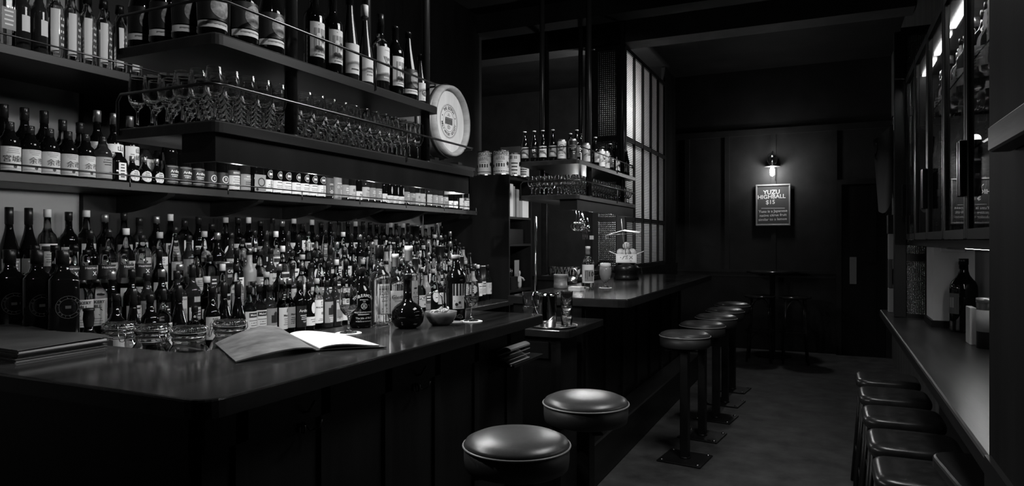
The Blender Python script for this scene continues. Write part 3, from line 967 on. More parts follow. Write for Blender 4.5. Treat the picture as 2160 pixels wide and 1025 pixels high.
# ---------------------------------------------------------------- the long wall shelf
SHX, SHZ = -2.81, 1.6525
kj = {}
def K(key, *a, **k):
    kj[key] = Design(*a, body_name='whisky_bottle', **k)
kan = lambda w_, s2=None: [B(3, 0, .092, .045, .007, 2), T(w_, .027, .006, .052, 1, .0), ('c', .004, .025, .006, 1, 0), ('r', -.04, .04, .0185, .0195, 1)]
K('miya', 'std', .036, .195, .112, .0145, .03, M_gdark, M_capd, [lab(M_pc, kan('宮城峡'), .010, .100, 1.25)])
K('yoichi', 'std', .036, .190, .108, .0145, .03, M_gdark, M_capd, [lab(M_pc, kan('余市'), .010, .096, 1.25)])
K('fifteen', 'std', .036, .190, .11, .0145, .035, M_ggrey, M_capd, [lab(M_pg, [B(3, 0, .09, .045, .010, 1), T('15', .014, .01, .034)], .010, .100, 1.3)])
K('tallk', 'std', .037, .275, .150, .0145, .05, M_gdark, M_capd, [lab(M_pc, [T('白', .03, .012, .11, 1, 0)], .085, .14, .9)])
K('yama', 'std', .038, .315, .17, .0145, .05, M_gdark, M_capg, [lab(M_pw, [T('山', .028, .010, .155, 1, 0), T('崎', .028, .010, .122, 1, 0), B(2, -.016, .14, .02, .012)], .09, .175, 1.2)])
K('clear', 'std', .036, .25, .13, .0145, .045, M_gclear, M_capd, [lab(M_pw, [B(3, 0, .09, .05, .015)], .03, .11)])
K('hibiki', 'square', .036, .165, .13, .015, .02, M_ggrey, M_capg, [(.03, .05, .125, M_pw, [T('響', .03, .006, .095, 1, 0), B(2, -.012, .075, .02, .010)])], sup=4.0)
K('box', 'square', .034, .110, .085, .012, .015, M_gdark, M_capg, [(.018, .01, .085, M_pw, [B(5, 0, .078, .026, .013, 1)])], sup=5.0, fx=.8)
K('round', 'std', .030, .122, .05, .010, .022, M_gdark, M_capg, [lab(M_pw, [B(4, 0, .052, .025, .009, 1)], .010, .058, .85, 0.0, 'oval')])
K('ard', 'std', .037, .27, .155, .0145, .04, M_gdark, M_capd, [lab(M_pk, [T('Ardbeg', .017, .004, .070, 3, .02), B(2, 0, .056, .045, .008, 3), ('r', -.035, .035, .020, .024, 2), ('r', -.035, .035, .090, .094, 2)], .012, .098)])
K('mono', 'std', .037, .26, .15, .0145, .04, M_gdark, M_capd, [lab(M_pk, [('c', .004, .055, .018, 3, .014), T('B', .02, .004, .055, 3), B(2, 0, .034, .04, .010, 2)], .012, .09)])
K('berry', 'std', .036, .28, .17, .0145, .04, M_gclear, M_capd, [lab(M_pd, [T("BERRY'S", .014, .002, .095, 3)], .084, .108), lab(M_pw, [B(5, 0, .072, .05, .011)], .010, .082)])
K('coll', 'std', .036, .27, .165, .0145, .04, M_ggrey, M_capd, [lab(M_pg, [T('COLLECTION', .0095, .002, .07, 3), B(1, 0, .085, .045, .01, 3), B(3, 0, .055, .045, .010, 1)], .012, .095)])
K('moonb', 'square', .042, .25, .135, .0145, .035, M_gdark, M_capd, [(.038, .01, .10, M_pg, [('c', .008, .06, .024, 1, .018), ('r', .0, .024, .055, .085, 0), ('c', -.02, .02, .008, 1, 0)])], sup=4.0)
seal = [('c', .004, .110, .022, 3, .0205), ('c', .004, .110, .015, 3, .0138), ('r', -.007, .015, .104, .116, 3)]
K('smws', 'std', .036, .29, .205, .0145, .05, M_gdark, M_capd, [(1.2, .11, .111, None, seal), lab(M_pw, [B(1, 0, .072, .05, .010, 1), B(3, 0, .055, .05, .010)], .014, .080)])
K('smwsx', 'std', .036, .29, .205, .0145, .05, M_gdark, M_capd, [(1.2, .11, .111, None, seal), lab(M_pw, [('r', .002, .006, .035, .078, 1), ('r', -.012, .02, .050, .054, 1), B(2, 0, .042, .05, .010)], .014, .080)])
K('vert', 'std', .037, .225, .14, .0135, .025, M_gclear, M_capg, [lab(M_pd, [T('1991', .016, .0, .09, 3), B(6, 0, .072, .03, .008, 3)], .02, .13, 1.1)])
K('ceram', 'std', .038, .22, .13, .0135, .02, M_gceram, M_capg, [(1.1, .13, .131, None, [('c', -.014, .08, .007, 3, .005), T('700', .013, .012, .085, 3), B(1, 0, .105, .05, .008, 3), B(3, .012, .062, .02, .010, 3)])])
K('peat', 'std', .034, .22, .13, .013, .03, M_gdark, M_capd, [lab(M_pw, [T('Peat', .018, .002, .045)], .015, .068, 1.15)])
K('caol', 'std', .037, .20, .11, .0135, .03, M_ggrey, M_capd, [lab(M_pc, [T('Caol', .014, .004, .08), B(3, 0, .062, .04, .012)], .02, .10)])
K('lg', 'std', .032, .21, .12, .013, .03, M_gdark, M_capd, [lab(M_pw, [T('Lg.', .02, .0, .045)], .015, .070, 1.1)])
K('strip', 'std', .034, .22, .13, .0135, .03, M_gdark, M_capd, [lab(M_pw, [B(3, 0, .045, .045, .010)], .010, .062, 1.2), (.22, .072, .125, M_pc, [], .1, 'oval')])
K('art', 'std', .035, .25, .15, .0135, .03, M_gclear, M_capd, [lab(M_pc, [('c', 0, .07, .010, 2, 0), B(3, 0, .045, .04, .010)], .015, .10)])
K('greyl', 'std', .035, .25, .15, .0135, .03, M_ggrey, M_capd, [lab(M_pg, [T('25', .014, .0, .05, 3), B(2, 0, .08, .04, .012, 3)], .02, .10)])
shelf_front = [(20, 'miya', 'dark bottle, cream label with three large brush characters'), (62, 'yoichi', 'dark bottle, cream two-character label, beside the three-character one'),
    (98, 'yoichi', 'dark bottle, cream two-character label'), (133, 'yoichi', 'dark bottle, cream two-character label'), (170, 'yoichi', 'shaded dark bottle, cream two-character label'),
    (203, 'fifteen', 'bottle with grey label reading 15'), (238, 'box', 'small square dark bottle, white label'), (267, 'round', 'small round dark bottle, oval label'),
    (295, 'round', 'small round dark bottle, oval label'), (321, 'round', 'small round dark bottle, oval label'), (350, 'ard', 'black bottle, white Ardbeg lettering'), (379, 'ard', 'black bottle, white Ardbeg lettering'),
    (407, 'ard', 'black bottle, white Ardbeg lettering'), (434, 'mono', 'black bottle, pale ring emblem'), (459, 'mono', 'black bottle, pale ring emblem'), (482, 'berry', "bottle, white BERRY'S label"),
    (502, 'coll', 'bottle, grey COLLECTION label'), (524, 'moonb', 'square bottle, grey label with dark ring'), (548, 'smwsx', 'green-black bottle, round seal, label with vertical bar'), (566, 'smws', 'green-black bottle, round seal, white label'),
    (585, 'smws', 'green-black bottle, round seal, white label'), (605, 'smws', 'green-black bottle, round seal, white label'), (624, 'smws', 'green-black bottle, round seal, white label'), (642, 'smws', 'green-black bottle, round seal, white label'),
    (657, 'smwsx', 'green-black bottle, round seal, label with vertical bar'), (673, 'vert', 'clear bottle, white upright lettering'), (693, 'ceram', 'light grey ceramic bottle'), (711, 'greyl', 'smoky bottle, grey label'),
    (727, 'art', 'clear bottle, mottled pale label'), (743, 'peat', 'dark bottle, white Peat label'), (757, 'caol', 'bottle, cream Caol label'), (772, 'greyl', 'smoky bottle, grey label'), (785, 'greyl', 'smoky bottle, grey label'),
    (797, 'lg', 'dark bottle, white Lg. label'), (809, 'strip', 'dark bottle, white label and slim oval'), (821, 'strip', 'dark bottle, white label and slim oval'), (832, 'strip', 'dark bottle, white label and slim oval'),
    (845, 'greyl', 'smoky bottle, grey label'), (858, 'coll', 'bottle, grey COLLECTION label'), (873, 'art', 'clear bottle, mottled pale label'), (887, 'art', 'clear bottle, mottled pale label'), (902, 'caol', 'bottle, cream label'),
    (914, 'greyl', 'smoky bottle, grey label'), (925, 'greyl', 'smoky bottle, grey label'), (936, 'coll', 'bottle, grey label'), (947, 'peat', 'dark bottle, white label'), (958, 'lg', 'dark bottle, white label'), (970, 'art', 'clear bottle, pale label'),
    (981, 'berry', 'bottle, tall white label'), (992, 'berry', 'bottle, tall white label')]
yprev = 0.9
for i, (px, key, ds) in enumerate(shelf_front):
    d = kj[key]
    y = y_on(px, SHX)
    y = max(y, yprev + d.R + .0008)
    if y + d.R > 5.18: break
    yprev = y + d.R
    d.place((SHX, y, SHZ), random.uniform(-.2, .1), '%s, %s from left, wall shelf front' % (ds, nth(i + 1)), 'bottle', 'bottles on the long wall shelf')
back_row = [(8, 'tallk'), (50, 'tallk'), (92, 'tallk'), (128, 'clear'), (160, 'clear'), (180, 'yama'), (212, 'yama'), (238, 'yama'), (262, 'hibiki'), (290, 'hibiki'), (318, 'mono'), (342, 'berry'), (366, 'ard'), (392, 'hibiki'),
            (438, 'caol'), (466, 'berry'), (492, 'art'), (515, 'greyl')]
bn = {'tallk': 'tall dark bottle with small pale label', 'clear': 'clear bottle with dark cap', 'yama': 'tall bottle, white brush-character label', 'hibiki': 'faceted bottle, white brush-character label', 'mono': 'black bottle, ring emblem',
      'berry': "bottle, white label", 'ard': 'black bottle', 'caol': 'bottle, cream label', 'art': 'clear bottle, mottled label', 'greyl': 'smoky bottle'}
yprev = 0.9
for i, (px, key) in enumerate(back_row):
    d = kj[key]
    y = max(y_on(px, -2.905), yprev + d.R + .001)
    yprev = y + d.R
    d.place((-2.905, y, SHZ), random.uniform(-.2, .1), '%s, %s from left in rear row of wall shelf' % (bn[key], nth(i + 1)), 'bottle', 'bottles on the long wall shelf')

# ---------------------------------------------------------------- upper wall shelf: clear gin bottles with tall pale strip labels
gin = Design('std', .0305, .29, .19, .0135, .035, M_gclear, M_black, [(.45, .02, .19, M_pw, [], -.45), (.35, .04, .17, M_pd, [B(5, 0, .16, .022, .025, 3)], .5)], capr=.017, body_name='gin_bottle')
gdk = Design('std', .030, .25, .16, .0135, .035, M_ggrey, M_black, [(.5, .07, .13, M_pw, [], .2)], body_name='gin_bottle')
gsq = Design('square', .031, .30, .2, .0145, .03, M_gclear, M_black, [(.024, .06, .14, M_pg, [B(4, 0, .13, .04, .016, 3)])], sup=4.0, body_name='gin_bottle')
for i, (px, d, ds) in enumerate([(8, gsq, 'square clear bottle'), (45, gdk, 'smoky bottle, small white label'), (82, gdk, 'smoky bottle, small white label'), (116, gin, 'clear bottle, tall pale strip label'), (150, gin, 'clear bottle, tall pale strip label'),
                                 (184, gin, 'clear bottle, tall pale strip label'), (218, gin, 'clear bottle, tall pale strip label'), (252, gin, 'clear bottle, tall pale strip label'), (284, gin, 'clear bottle, tall pale strip label')]):
    d.place((-2.75, y_on(px, -2.75), 2.1105), random.uniform(-.15, .1), '%s, %s from left in front row of upper wall shelf' % (ds, nth(i + 1)), 'gin bottle', 'clear bottles on the upper wall shelf')
for i, px in enumerate((25, 68, 108, 147, 185, 222, 258)):
    d = (gsq, gin)[i % 2]
    d.place((-2.865, y_on(px, -2.865), 2.1105), random.uniform(-.2, .2), '%s, %s from left in rear row of upper wall shelf' % (('square clear bottle', 'clear round bottle')[i % 2], nth(i + 1)), 'gin bottle', 'clear bottles on the upper wall shelf')

# ---------------------------------------------------------------- wine on the near rack
WZ = 2.0105
moon = Design('slope', .043, .305, .125, .0145, .012, M_gdark, M_capd, [(1.5, .028, .048, M_pw, [B(1, 0, .042, .09, .01)]), (1.5, .052, .135, M_pk, [('c', .014, .092, .034, 4, 0)])], foil=.05, body_name='wine_bottle', n=28)
grape = Design('std', .0375, .305, .185, .0145, .012, M_gdark, M_capd, [(1.0, .045, .170, M_pw, [B(1, .004, .162, .03, .006), ('r', -.022, .022, .062, .148, 2), ('c', -.006, .12, .010, 0, 0), ('c', .010, .112, .012, 1, 0), ('r', -.012, .004, .085, .112, 0), ('c', .002, .076, .010, 1, 0), ('c', .012, .088, .007, 0, 0), ('c', -.012, .078, .007, 1, 0), B(1, 0, .055, .04, .008, 1)])], foil=.05, body_name='wine_bottle', n=28)
ries = Design('slope', .037, .335, .12, .0135, .012, M_ggrey, M_capd, [(1.1, .03, .145, M_pw, [('l', -.02, .07, .02, .078, .001, 1), ('l', -.02, .065, .02, .069, .001, 1), ('l', -.02, .060, .02, .062, .001, 1), B(1, 0, .05, .035, .014, 1)])], foil=.055, body_name='wine_bottle', n=28)
ries2 = Design('slope', .034, .33, .11, .0135, .045, M_ggrey, M_capw, [(1.0, .02, .115, M_pw, [B(3, 0, .075, .035, .013, 2)])], body_name='wine_bottle', n=28)
vee = Design('std', .038, .325, .185, .0145, .05, M_gamber, M_capd, [(1.1, .07, .185, M_pw, [B(1, .008, .172, .035, .006), ('l', -.012, .145, .002, .105, .002, 1), ('l', -.006, .145, .008, .105, .002, 1), ('l', 0.0, .145, .014, .105, .002, 1), T('NO', .018, .020, .135), T('TO', .018, .020, .112)]), (1.1, .045, .07, M_pg, [B(1, 0, .061, .04, .01, 3)])], foil=.03, body_name='wine_bottle', n=28)
small = Design('slope', .030, .235, .08, .0115, .012, M_ggrey, M_capd, [(1.0, .02, .10, M_pw, [('c', 0, .055, .014, 1, .012), ('c', 0, .052, .009, 2, 0), B(1, 0, .03, .03, .01)])], foil=.03, body_name='wine_bottle', n=24)
tallw = Design('std', .0365, .30, .17, .0145, .012, M_ggrey, M_capd, [(1.1, .02, .16, M_pw, [B(6, 0, .14, .05, .018)])], foil=.04, body_name='wine_bottle', n=24)
WX = -1.685
rowY = 1.50
near_side = [(300, 'outermost, half hidden at the left end of the rack'), (345, 'second along the near end of the rack'), (393, 'third along the near end of the rack'), (447, 'on the front corner of the rack')]
for px, ds in near_side:
    moon.place((x_on(px, rowY), rowY, WZ), -.35, 'black wine bottle with moon label, ' + ds, 'wine bottle', 'wine bottles on the near hanging rack')
for px, d, ds in [(514, moon, 'black wine bottle with moon label, first along the front edge past the corner'), (570, moon, 'black wine bottle with moon label just left of the front post'),
                  (662, grape, 'wine bottle with picture label, nearest right of the front post'), (701, grape, 'wine bottle with picture label, second right of the front post'),
                  (737, ries, 'tall slim wine bottle, white label with drawn hills'), (769, ries2, 'slim wine bottle with tall white screw cap'), (802, vee, 'tall wine bottle, white label with slanted black lines'),
                  (833, grape, 'wine bottle with picture label, farther along beside the slanted-line label'), (860, moon, 'black wine bottle with moon label, near the far end of the rack'), (886, small, 'small half bottle with round print at the far end of the rack')]:
    X = WX - (.004 if d is not moon else 0)
    d.place((X, y_on(px, X), WZ), -.2, ds, 'wine bottle', 'wine bottles on the near hanging rack')
tallw.place((-1.775, 1.80, WZ), 0, 'pale-labelled bottle behind the last moon bottle by the front post', 'wine bottle', 'wine bottles on the near hanging rack')

# ---------------------------------------------------------------- stemmed glasses
def copita(R=.029, h=.165, stem=.068, base=.030, n=20):
    o = [(0, 0), (base, 0), (base, .0015), (base * .5, .004), (.006, .010), (.0038, .02), (.0036, stem - .012), (.006, stem - .004), (R * .5, stem + .004), (R * .85, stem + .022), (R, stem + .045), (R * .95, h - .03), (R * .80 + .0003, h - .0016), (R * .80, h - .0004)]
    i = [(R * .80 - .0005, h), (R * .80 - .0010, h - .0004), (R * .80 - .0009, h - .0016), (R * .95 - .0012, h - .03), (R - .0013, stem + .045), (R * .85 - .0015, stem + .023), (R * .45, stem + .008), (0, stem + .005)]
    return MB().lathe(o + i, n)
gm = copita().mesh('glass', M_glass)
gm2 = copita(R=.032, h=.150, stem=.055, base=.030).mesh('glass', M_glass)
def glass(name, me, loc, label, group=None, cat='glass'):
    o = bpy.data.objects.new(name, me)
    col.objects.link(o)
    o.location = loc
    o.rotation_euler = (0, 0, random.uniform(0, 6))
    return tag(o, label, cat, group)
LZ = 1.7535
cols_y = [1.475 + .0655 * k for k in range(18)]
for r in range(6):
    x = -1.668 - .068 * r
    c = 0
    for k, y in enumerate(cols_y):
        if r >= 4 and k > 8: continue
        if abs(y - 1.80) < .045 and r == 0: continue
        if y > 2.60 and r != 1: continue
        if abs(y - 2.655) < .05: continue
        c += 1
        if r == 0:
            lb = 'tulip glass, %s from the near corner along front row of near hanging rack' % nth(c)
        else:
            lb = 'tulip glass in %s row from front, %s from near end, near hanging rack' % (nth(r + 1), nth(c))
        glass('tulip_glass', gm, (x, y, LZ), lb, 'tulip glasses on the near hanging rack')
LZ2 = 1.7475
for r in range(3):
    x = -1.745 - .07 * r
    c = 0
    for k in range(22):
        y = 4.885 + .072 * k
        if y > 6.45: break
        if r == 0 and (abs(y - 5.21) < .055 or abs(y - 6.17) < .055): continue
        c += 1
        glass('stemmed_beer_glass', gm2, (x, y, LZ2), 'stemmed glass in %s row from front, %s from near end, far hanging rack' % (nth(r + 1), nth(c)), 'stemmed glasses on the far hanging rack')
for k in range(3, 6):
    glass('stemmed_beer_glass', gm2, (-1.745 - .07 * k - .008, 4.885, LZ2), 'stemmed glass on near edge of far hanging rack, %s from its front corner' % nth(k + 1), 'stemmed glasses on the far hanging rack')
    glass('stemmed_beer_glass', gm2, (-1.745 - .07 * k - .008, 4.957, LZ2), 'stemmed glass behind near edge of far hanging rack, %s from its front corner' % nth(k + 1), 'stemmed glasses on the far hanging rack')

# ---------------------------------------------------------------- beers on the far rack
bz = 2.0105
def beer(key, paper, els, cap=M_capw, h=.24, R=.031, glass_=M_gdark, neck=None):
    L = [(1.3, .03, .115, paper, els)]
    return Design('beer', R, h, .125, .0125, .008, glass_, cap, L, body_name='beer_bottle')
b1 = beer('a', M_pg, [('c', .0, .085, .012, 2, 0), ('l', -.02, .07, .02, .09, .004, 1), B(2, 0, .06, .04, .01, 3)])
b2 = beer('b', M_pk, [T('B', .045, 0, .082, 3, .03), ('c', 0, .05, .006, 2, 0)])
b3 = beer('c', M_pw, [('c', 0, .1, .008, 1, 0), T('BITTENS', .0105, 0, .078), B(1, 0, .06, .03, .01)])
b4 = beer('d', M_pg, [T('B', .03, -.012, .092, 1, .02), B(2, 0, .06, .045, .010, 3)])
b5 = beer('e', M_pd, [B(3, 0, .1, .04, .016, 3)])
b6 = Design('slope', .033, .27, .13, .013, .008, M_gdark, M_capd, [(1.2, .02, .11, M_pw, [('c', 0, .06, .014, 1, 0), B(1, 0, .09, .04, .01)])], body_name='beer_bottle')
def can_design(m, els):
    c = MB().lathe([(0, .004), (.024, .0), (.031, .008), (.033, .012), (.033, .142), (.027, .155), (.026, .158), (.024, .156), (0, .154)], 24)
    me = c.mesh('can', M_capg)
    lm = label_mesh(.0332, (PI * .98, .012, .142, m, els), 2.0, 1.0).mesh('can_wrap', [m, M_ink, M_inkg, M_inkw, M_moon])
    return me, lm
def can(des, loc, rz, label, group='beer bottles and cans on the far rack'):
    r = bpy.data.objects.new('beer_can', des[0]); col.objects.link(r)
    q = bpy.data.objects.new('printed_wrap', des[1]); q.parent = r; col.objects.link(q)
    r.location = loc; r.rotation_euler = (0, 0, rz)
    tag(r, label, 'beer can', group)
c1 = can_design(M_pw, [('c', 0, .095, .024, 2, 0), ('c', 0, .10, .012, 3, .008), T('IS PUNCH', .012, 0, .052), B(1, 0, .035, .03, .01)])
c2 = can_design(M_pk, [('r', -.026, .026, .088, .108, 2), T('GOLDEN', .016, 0, .098, 3), B(1, 0, .08, .035, .01, 3), B(2, .01, .06, .02, .014, 3)])
c3 = can_design(M_pc, [('c', 0, .1, .015, 1, .01), T('IPA', .02, 0, .06), B(2, 0, .045, .03, .01)])
Yb = 4.885
bg = 'beer bottles and cans on the far rack'
for px, d, ds in [(1107, b1, 'brown beer bottle, grey sketch label, leftmost on the far rack'), (1127, b2, 'brown beer bottle with large white B on black label'), (1145, b3, 'brown beer bottle, white BITTENS label'), (1166, b4, 'brown beer bottle, grey label with black letter')]:
    d.place((x_on(px, Yb), Yb, bz), -PI / 2 + .25, ds, 'beer bottle', bg)
can(c1, (x_on(1185, Yb), Yb, bz), -PI / 2 + .3, 'white beer can reading IS PUNCH on near edge of far rack')
can(c2, (x_on(1208, Yb), Yb, bz), -PI / 2 + .35, 'black GOLDEN beer can on front corner of far rack')
b5.place((x_on(1216, 4.97), 4.975, bz), 0, 'beer bottle with bright cap behind the black GOLDEN can', 'beer bottle', bg)
XB = -1.75
seq = [(1236, 'c', c3), (1256, 'b', b1), (1268, 'c', c1), (1278, 'c', c3), (1287, 'b', b5), (1300, 'b', b6), (1309, 'b', b4), (1321, 'b', b5), (1329, 'b', b1), (1335, 'b', b3)]
yp = 5.0
for i, (px, t_, d) in enumerate(seq):
    y = max(y_on(px, XB), yp + .072)
    if abs(y - 5.21) < .056: y = 5.27
    if y > 6.45: break
    yp = y
    if abs(y - 6.17) < .056:
        y = 6.235; yp = y
    ds = '%s along front of far rack, %s past the corner' % ('beer can' if t_ == 'c' else 'beer bottle', nth(i + 1))
    if t_ == 'c': can(d, (XB, y, bz), -.2, 'pale printed ' + ds)
    else: d.place((XB, y, bz), -.2, 'brown ' + ds, 'beer bottle', bg)
for i, y in enumerate((5.12, 5.36, 5.56, 5.76, 5.98, 6.33)):
    (b5, b6)[i % 2].place((XB - .12, y, bz), 0, 'dark beer bottle in rear row of far rack, %s from near end' % nth(i + 1), 'beer bottle', bg)
#--SECTION3--
# ================================================================== THINGS ON THE NEAR BAR
def E(r_list): return [('g', v, f_, m) for v, f_, m in r_list]
BZ = 1.0505
tob = Design('std', .044, .240, .125, .017, .03, M_gdark, M_capd,
    [(1.3, .03, .031, None, E(ringtext('TOBERMORY', .0165, .055, 0.002, .075, 3, 2.45, .7)) + [T('ESTABLISHED', .0055, 0, .113, 3), T('1798', .0055, 0, .106, 3), ('c', 0, .088, .012, 3, .0105), B(3, 0, .094, .018, .005, 3), T('MALT SCOTCH WHISKY', .0072, 0, .063, 3, .02), B(1, 0, .056, .05, .008, 3), T('The Isle of Mull', .0105, 0, .040, 3), T('PRODUCE OF SCOTLAND', .0055, 0, .027, 3, .02)])], body_name='whisky_bottle', n=32)
tob.place((-1.715, 2.24, BZ), -.62, 'squat black bottle with arched white TOBERMORY lettering behind the left bar glass', 'bottle')
hz = [('r', -.024, .024, .125, .162, 2), ('l', -.016, .127, -.001, .145, .002, 3), ('l', .018, .127, .001, .145, .002, 3), ('l', -.008, .127, -.0005, .145, .0012, 3), ('l', .010, .127, .0005, .145, .0012, 3), ('r', -.024, .024, .147, .151, 1),
      B(3, 0, .118, .036, .008, 2), T('18', .013, .004, .083), B(3, 0, .07, .036, .011, 2)]
A = Design('std', .043, .330, .185, .0165, .045, M_gclear, M_capd, [(.72, .045, .17, M_pw, hz)], body_name='whisky_bottle', foil=.012, n=36)
A.place((-1.70, 2.345, BZ), -.40, 'tall clear bottle with white road-picture label reading 18, on near bar', 'bottle')
Bt = Design('std', .036, .290, .155, .0135, .018, M_gclear, M_capw, [(1.1, .03, .13, M_pw, [T('Glenfar', .022, .0, .102, 1, .006), T('SINGLE MALT', .007, 0, .085), B(4, 0, .072, .04, .010)]), (.3, .158, .159, None, [('c', .02, .165, .012, 3, .011), T('1836', .006, .02, .165, 3)])], body_name='whisky_bottle', foil=.038, n=36)
Bt.place((-1.735, 2.51, BZ), -.45, 'clear bottle with white cap and script label between two taller bottles', 'bottle')
Cb = Design('std', .040, .325, .185, .0165, .022, M_gclear, M_capw, [(.85, .05, .17, M_pc, [B(2, 0, .14, .03, .02, 1), B(5, 0, .10, .036, .010)])], body_name='whisky_bottle', foil=.045, n=36)
Cb.place((-1.715, 2.585, BZ), -.1, 'tall clear bottle with pale cap behind the black round flask', 'bottle')
fl_ = [(0, .004), (.034, 0), (.05, .006), (.062, .024), (.066, .045), (.063, .066), (.051, .085), (.034, .097), (.022, .106), (.0175, .12), (.0165, .19), (0, .19)]
rf = bpy.data.objects.new('round_flask', MB().lathe(fl_, 40).mesh('round_flask', M_gdark)); col.objects.link(rf)
rf.location = (-1.535, 2.306, BZ)
tag(rf, 'black round flask-shaped bottle with long neck standing on the near bar', 'bottle')
cp = MB().lathe([(.0168, .128), (.0172, .130), (.0172, .1905), (.0185, .1905), (.0185, .212), (.017, .215), (0, .215)], 20).build('cap', M_capd, rf)
Dk = Design('std', .044, .285, .175, .016, .016, M_gdark, M_capc,
    [(.62, .05, .16, M_pw, [('r', -.0262, .0262, .108, .16, 1), ('c', -.010, .070, .007, 1, 0), ('c', .004, .078, .006, 1, 0), ('l', -.02, .085, .02, .098, .003, 1), B(1, 0, .06, .04, .008)])], body_name='wine_bottle', capr=.019, n=36)
Dk.place((-1.50, 2.635, BZ), -.75, 'black bottle with half white olive-picture label behind the snack bowl', 'bottle')
gs = Design('std', .033, .16, .08, .012, .02, M_gclear, M_capd, [(.9, .02, .07, M_pw, [B(3, 0, .06, .04, .012)])], body_name='whisky_bottle')

def coaster(x, y, z, r, label, m=M_paper, group=None, name='paper_coaster'):
    n = 36
    c = MB().lathe([(0, 0), (r, 0), (r, .0016), (r * .97, .0022), (0, .0022)], n, smooth=False)
    o = c.build(name, m, None, (x, y, z))
    return tag(o, label, 'coaster', group)
def bar_glass(x, y, z, label):
    me = copita(R=.035, h=.17, stem=.065, base=.032, n=36).mesh('whisky_glass', M_glass)
    o = glass('whisky_glass', me, (x, y, z), label)
    MB().lathe([(0, .0712), (.0135, .0755), (.0275, .0885), (.0318, .1000), (.0325, .103), (0, .103)], 36).build('whisky', M_whisky, o)
    return o
coaster(-1.642, 2.07, BZ, .049, 'round white paper coaster under the left whisky glass on near bar')
bar_glass(-1.642, 2.07, BZ + .0028, 'stemmed glass of whisky on coaster beside the open menu')
coaster(-1.404, 2.60, BZ, .049, 'round white paper coaster under the right whisky glass on near bar')
bar_glass(-1.404, 2.60, BZ + .0028, 'stemmed glass of whisky on coaster right of the snack bowl')
x, y, _ = at_z(962, 680, 1.05)
coaster(x - .01, y, BZ, .04, 'grey flat coaster lying between the snack bowl and right glass', M_pg, name='cork_coaster')

bw = MB().lathe([(0, .0), (.035, 0), (.05, .012), (.062, .035), (.066, .056), (.063, .056), (.058, .036), (.046, .016), (0, .009)], 36)
bo = bw.build('snack_bowl', M_bowl, None, (-1.462, 2.445, BZ))
tag(bo, 'small striped wooden bowl of curled snacks on the near bar', 'bowl')
for k in range(16):
    a = k * 2.4
    r = .012 + .034 * ((k * 7) % 5) / 5
    cx, cy_ = r * math.cos(a), r * math.sin(a)
    z0 = .040 + .018 * (1 - r / .05) + .003 * (k % 3)
    rr = .009 + .003 * (k % 3)
    tilt = Matrix.Rotation(random.uniform(.2, 1.3), 4, 'X') @ Matrix.Rotation(random.uniform(0, 3), 4, 'Z')
    pts = [tilt @ Vector((rr * math.cos(q), rr * math.sin(q), .002 * q)) for q in [i * 5.0 / 10 for i in range(11)]]
    s_ = MB().tube(pts, .0032, 7)
    o = s_.build('curled_snack', M_snack, None, (-1.462 + cx, 2.445 + cy_, BZ + z0))
    tag(o, 'pale curled snack piece, one of the heap filling the striped wooden bowl', 'snack', 'curled snacks in the wooden bowl')
Ysp = 2.47
def at_y(px, py, Y):
    d = ray(px, py); t = Y / d[1]
    return (d[0] * t, Y, H + d[2] * t)
sp = [at_y(*p) for p in ((885, 632, 2.43), (893, 629, 2.44), (903, 620, 2.45), (914, 616, 2.46), (925, 616, 2.47), (932, 626, 2.47), (934, 645, 2.465), (932, 664, 2.46))]
tag(MB().tube(sp, .0022, 8, radii=[.0012, .0022, .0026, .0024, .0022, .0022, .0026, .003]).build('cocktail_spoon', M_chrome), 'thin curved metal spoon standing in the snack bowl', 'spoon')

# open menu
def leaf(P0, P1, Q0, Q1, zf, th, nx=20, ny=6):
    vs = []; fs = []
    for lay in (0, 1):
        for i in range(nx + 1):
            for j in range(ny + 1):
                a, b = i / nx, j / ny
                p = Vector(P0) * (1 - a) * (1 - b) + Vector(P1) * (1 - a) * b + Vector(Q0) * a * (1 - b) + Vector(Q1) * a * b
                vs.append((p.x, p.y, zf(a, b) + th * lay))
    n = (nx + 1) * (ny + 1)
    for i in range(nx):
        for j in range(ny):
            q = i * (ny + 1) + j
            fs.append((q, q + ny + 1, q + ny + 2, q + 1)); fs.append((n + q, n + q + 1, n + q + ny + 2, n + q + ny + 1))
    def wall(seq):
        for a, b in zip(seq, seq[1:]):
            fs.append((a, b, n + b, n + a))
    wall([i * (ny + 1) for i in range(nx + 1)]); wall([i * (ny + 1) + ny for i in range(nx, -1, -1)])
    wall(list(range(ny, -1, -1))); wall([nx * (ny + 1) + j for j in range(ny + 1)])
    return MB().add(vs, fs, 0, False)
CC, FF = (-1.463, 1.685), (-1.80, 1.912)
BBq, AAq = (-1.535, 1.432), (-1.868, 1.655)
om = empty('open_menu', (-1.6, 1.75, BZ), 0, 'large open leather menu with white pages lying on the near bar', 'menu')
P = lambda p: (p[0] + 1.6, p[1] - 1.75)
zl = lambda a, b: .001 + (.014 + .026 * b) * math.sin(PI * a ** .62) ** .9 + .002 * (1 - a)
leaf(P(CC), P(FF), P(BBq), P(AAq), zl, .004).build('leather_cover', M_cover, om)
RQ0, RQ1 = (-1.305, 1.838), (-1.605, 2.012)
zr = lambda a, b: .001 + .003 * math.sin(PI * a)
leaf(P(CC), P(FF), P(RQ0), P(RQ1), zr, .003).build('leather_cover', M_cover2, om)
pg0 = (CC[0] + .005, CC[1] + .012); pg1 = (FF[0] + .012, FF[1] + .006)
zq = lambda a, b: .0055 + .012 * math.sin(PI * min(1, a * 1.1)) ** .7 * (1 - a) + .003 * math.sin(PI * a)
leaf(P(pg0), P(pg1), P((RQ0[0] - .022, RQ0[1] - .008)), P((RQ1[0] - .015, RQ1[1] - .016)), zq, .004).build('paper_pages', M_paper, om)

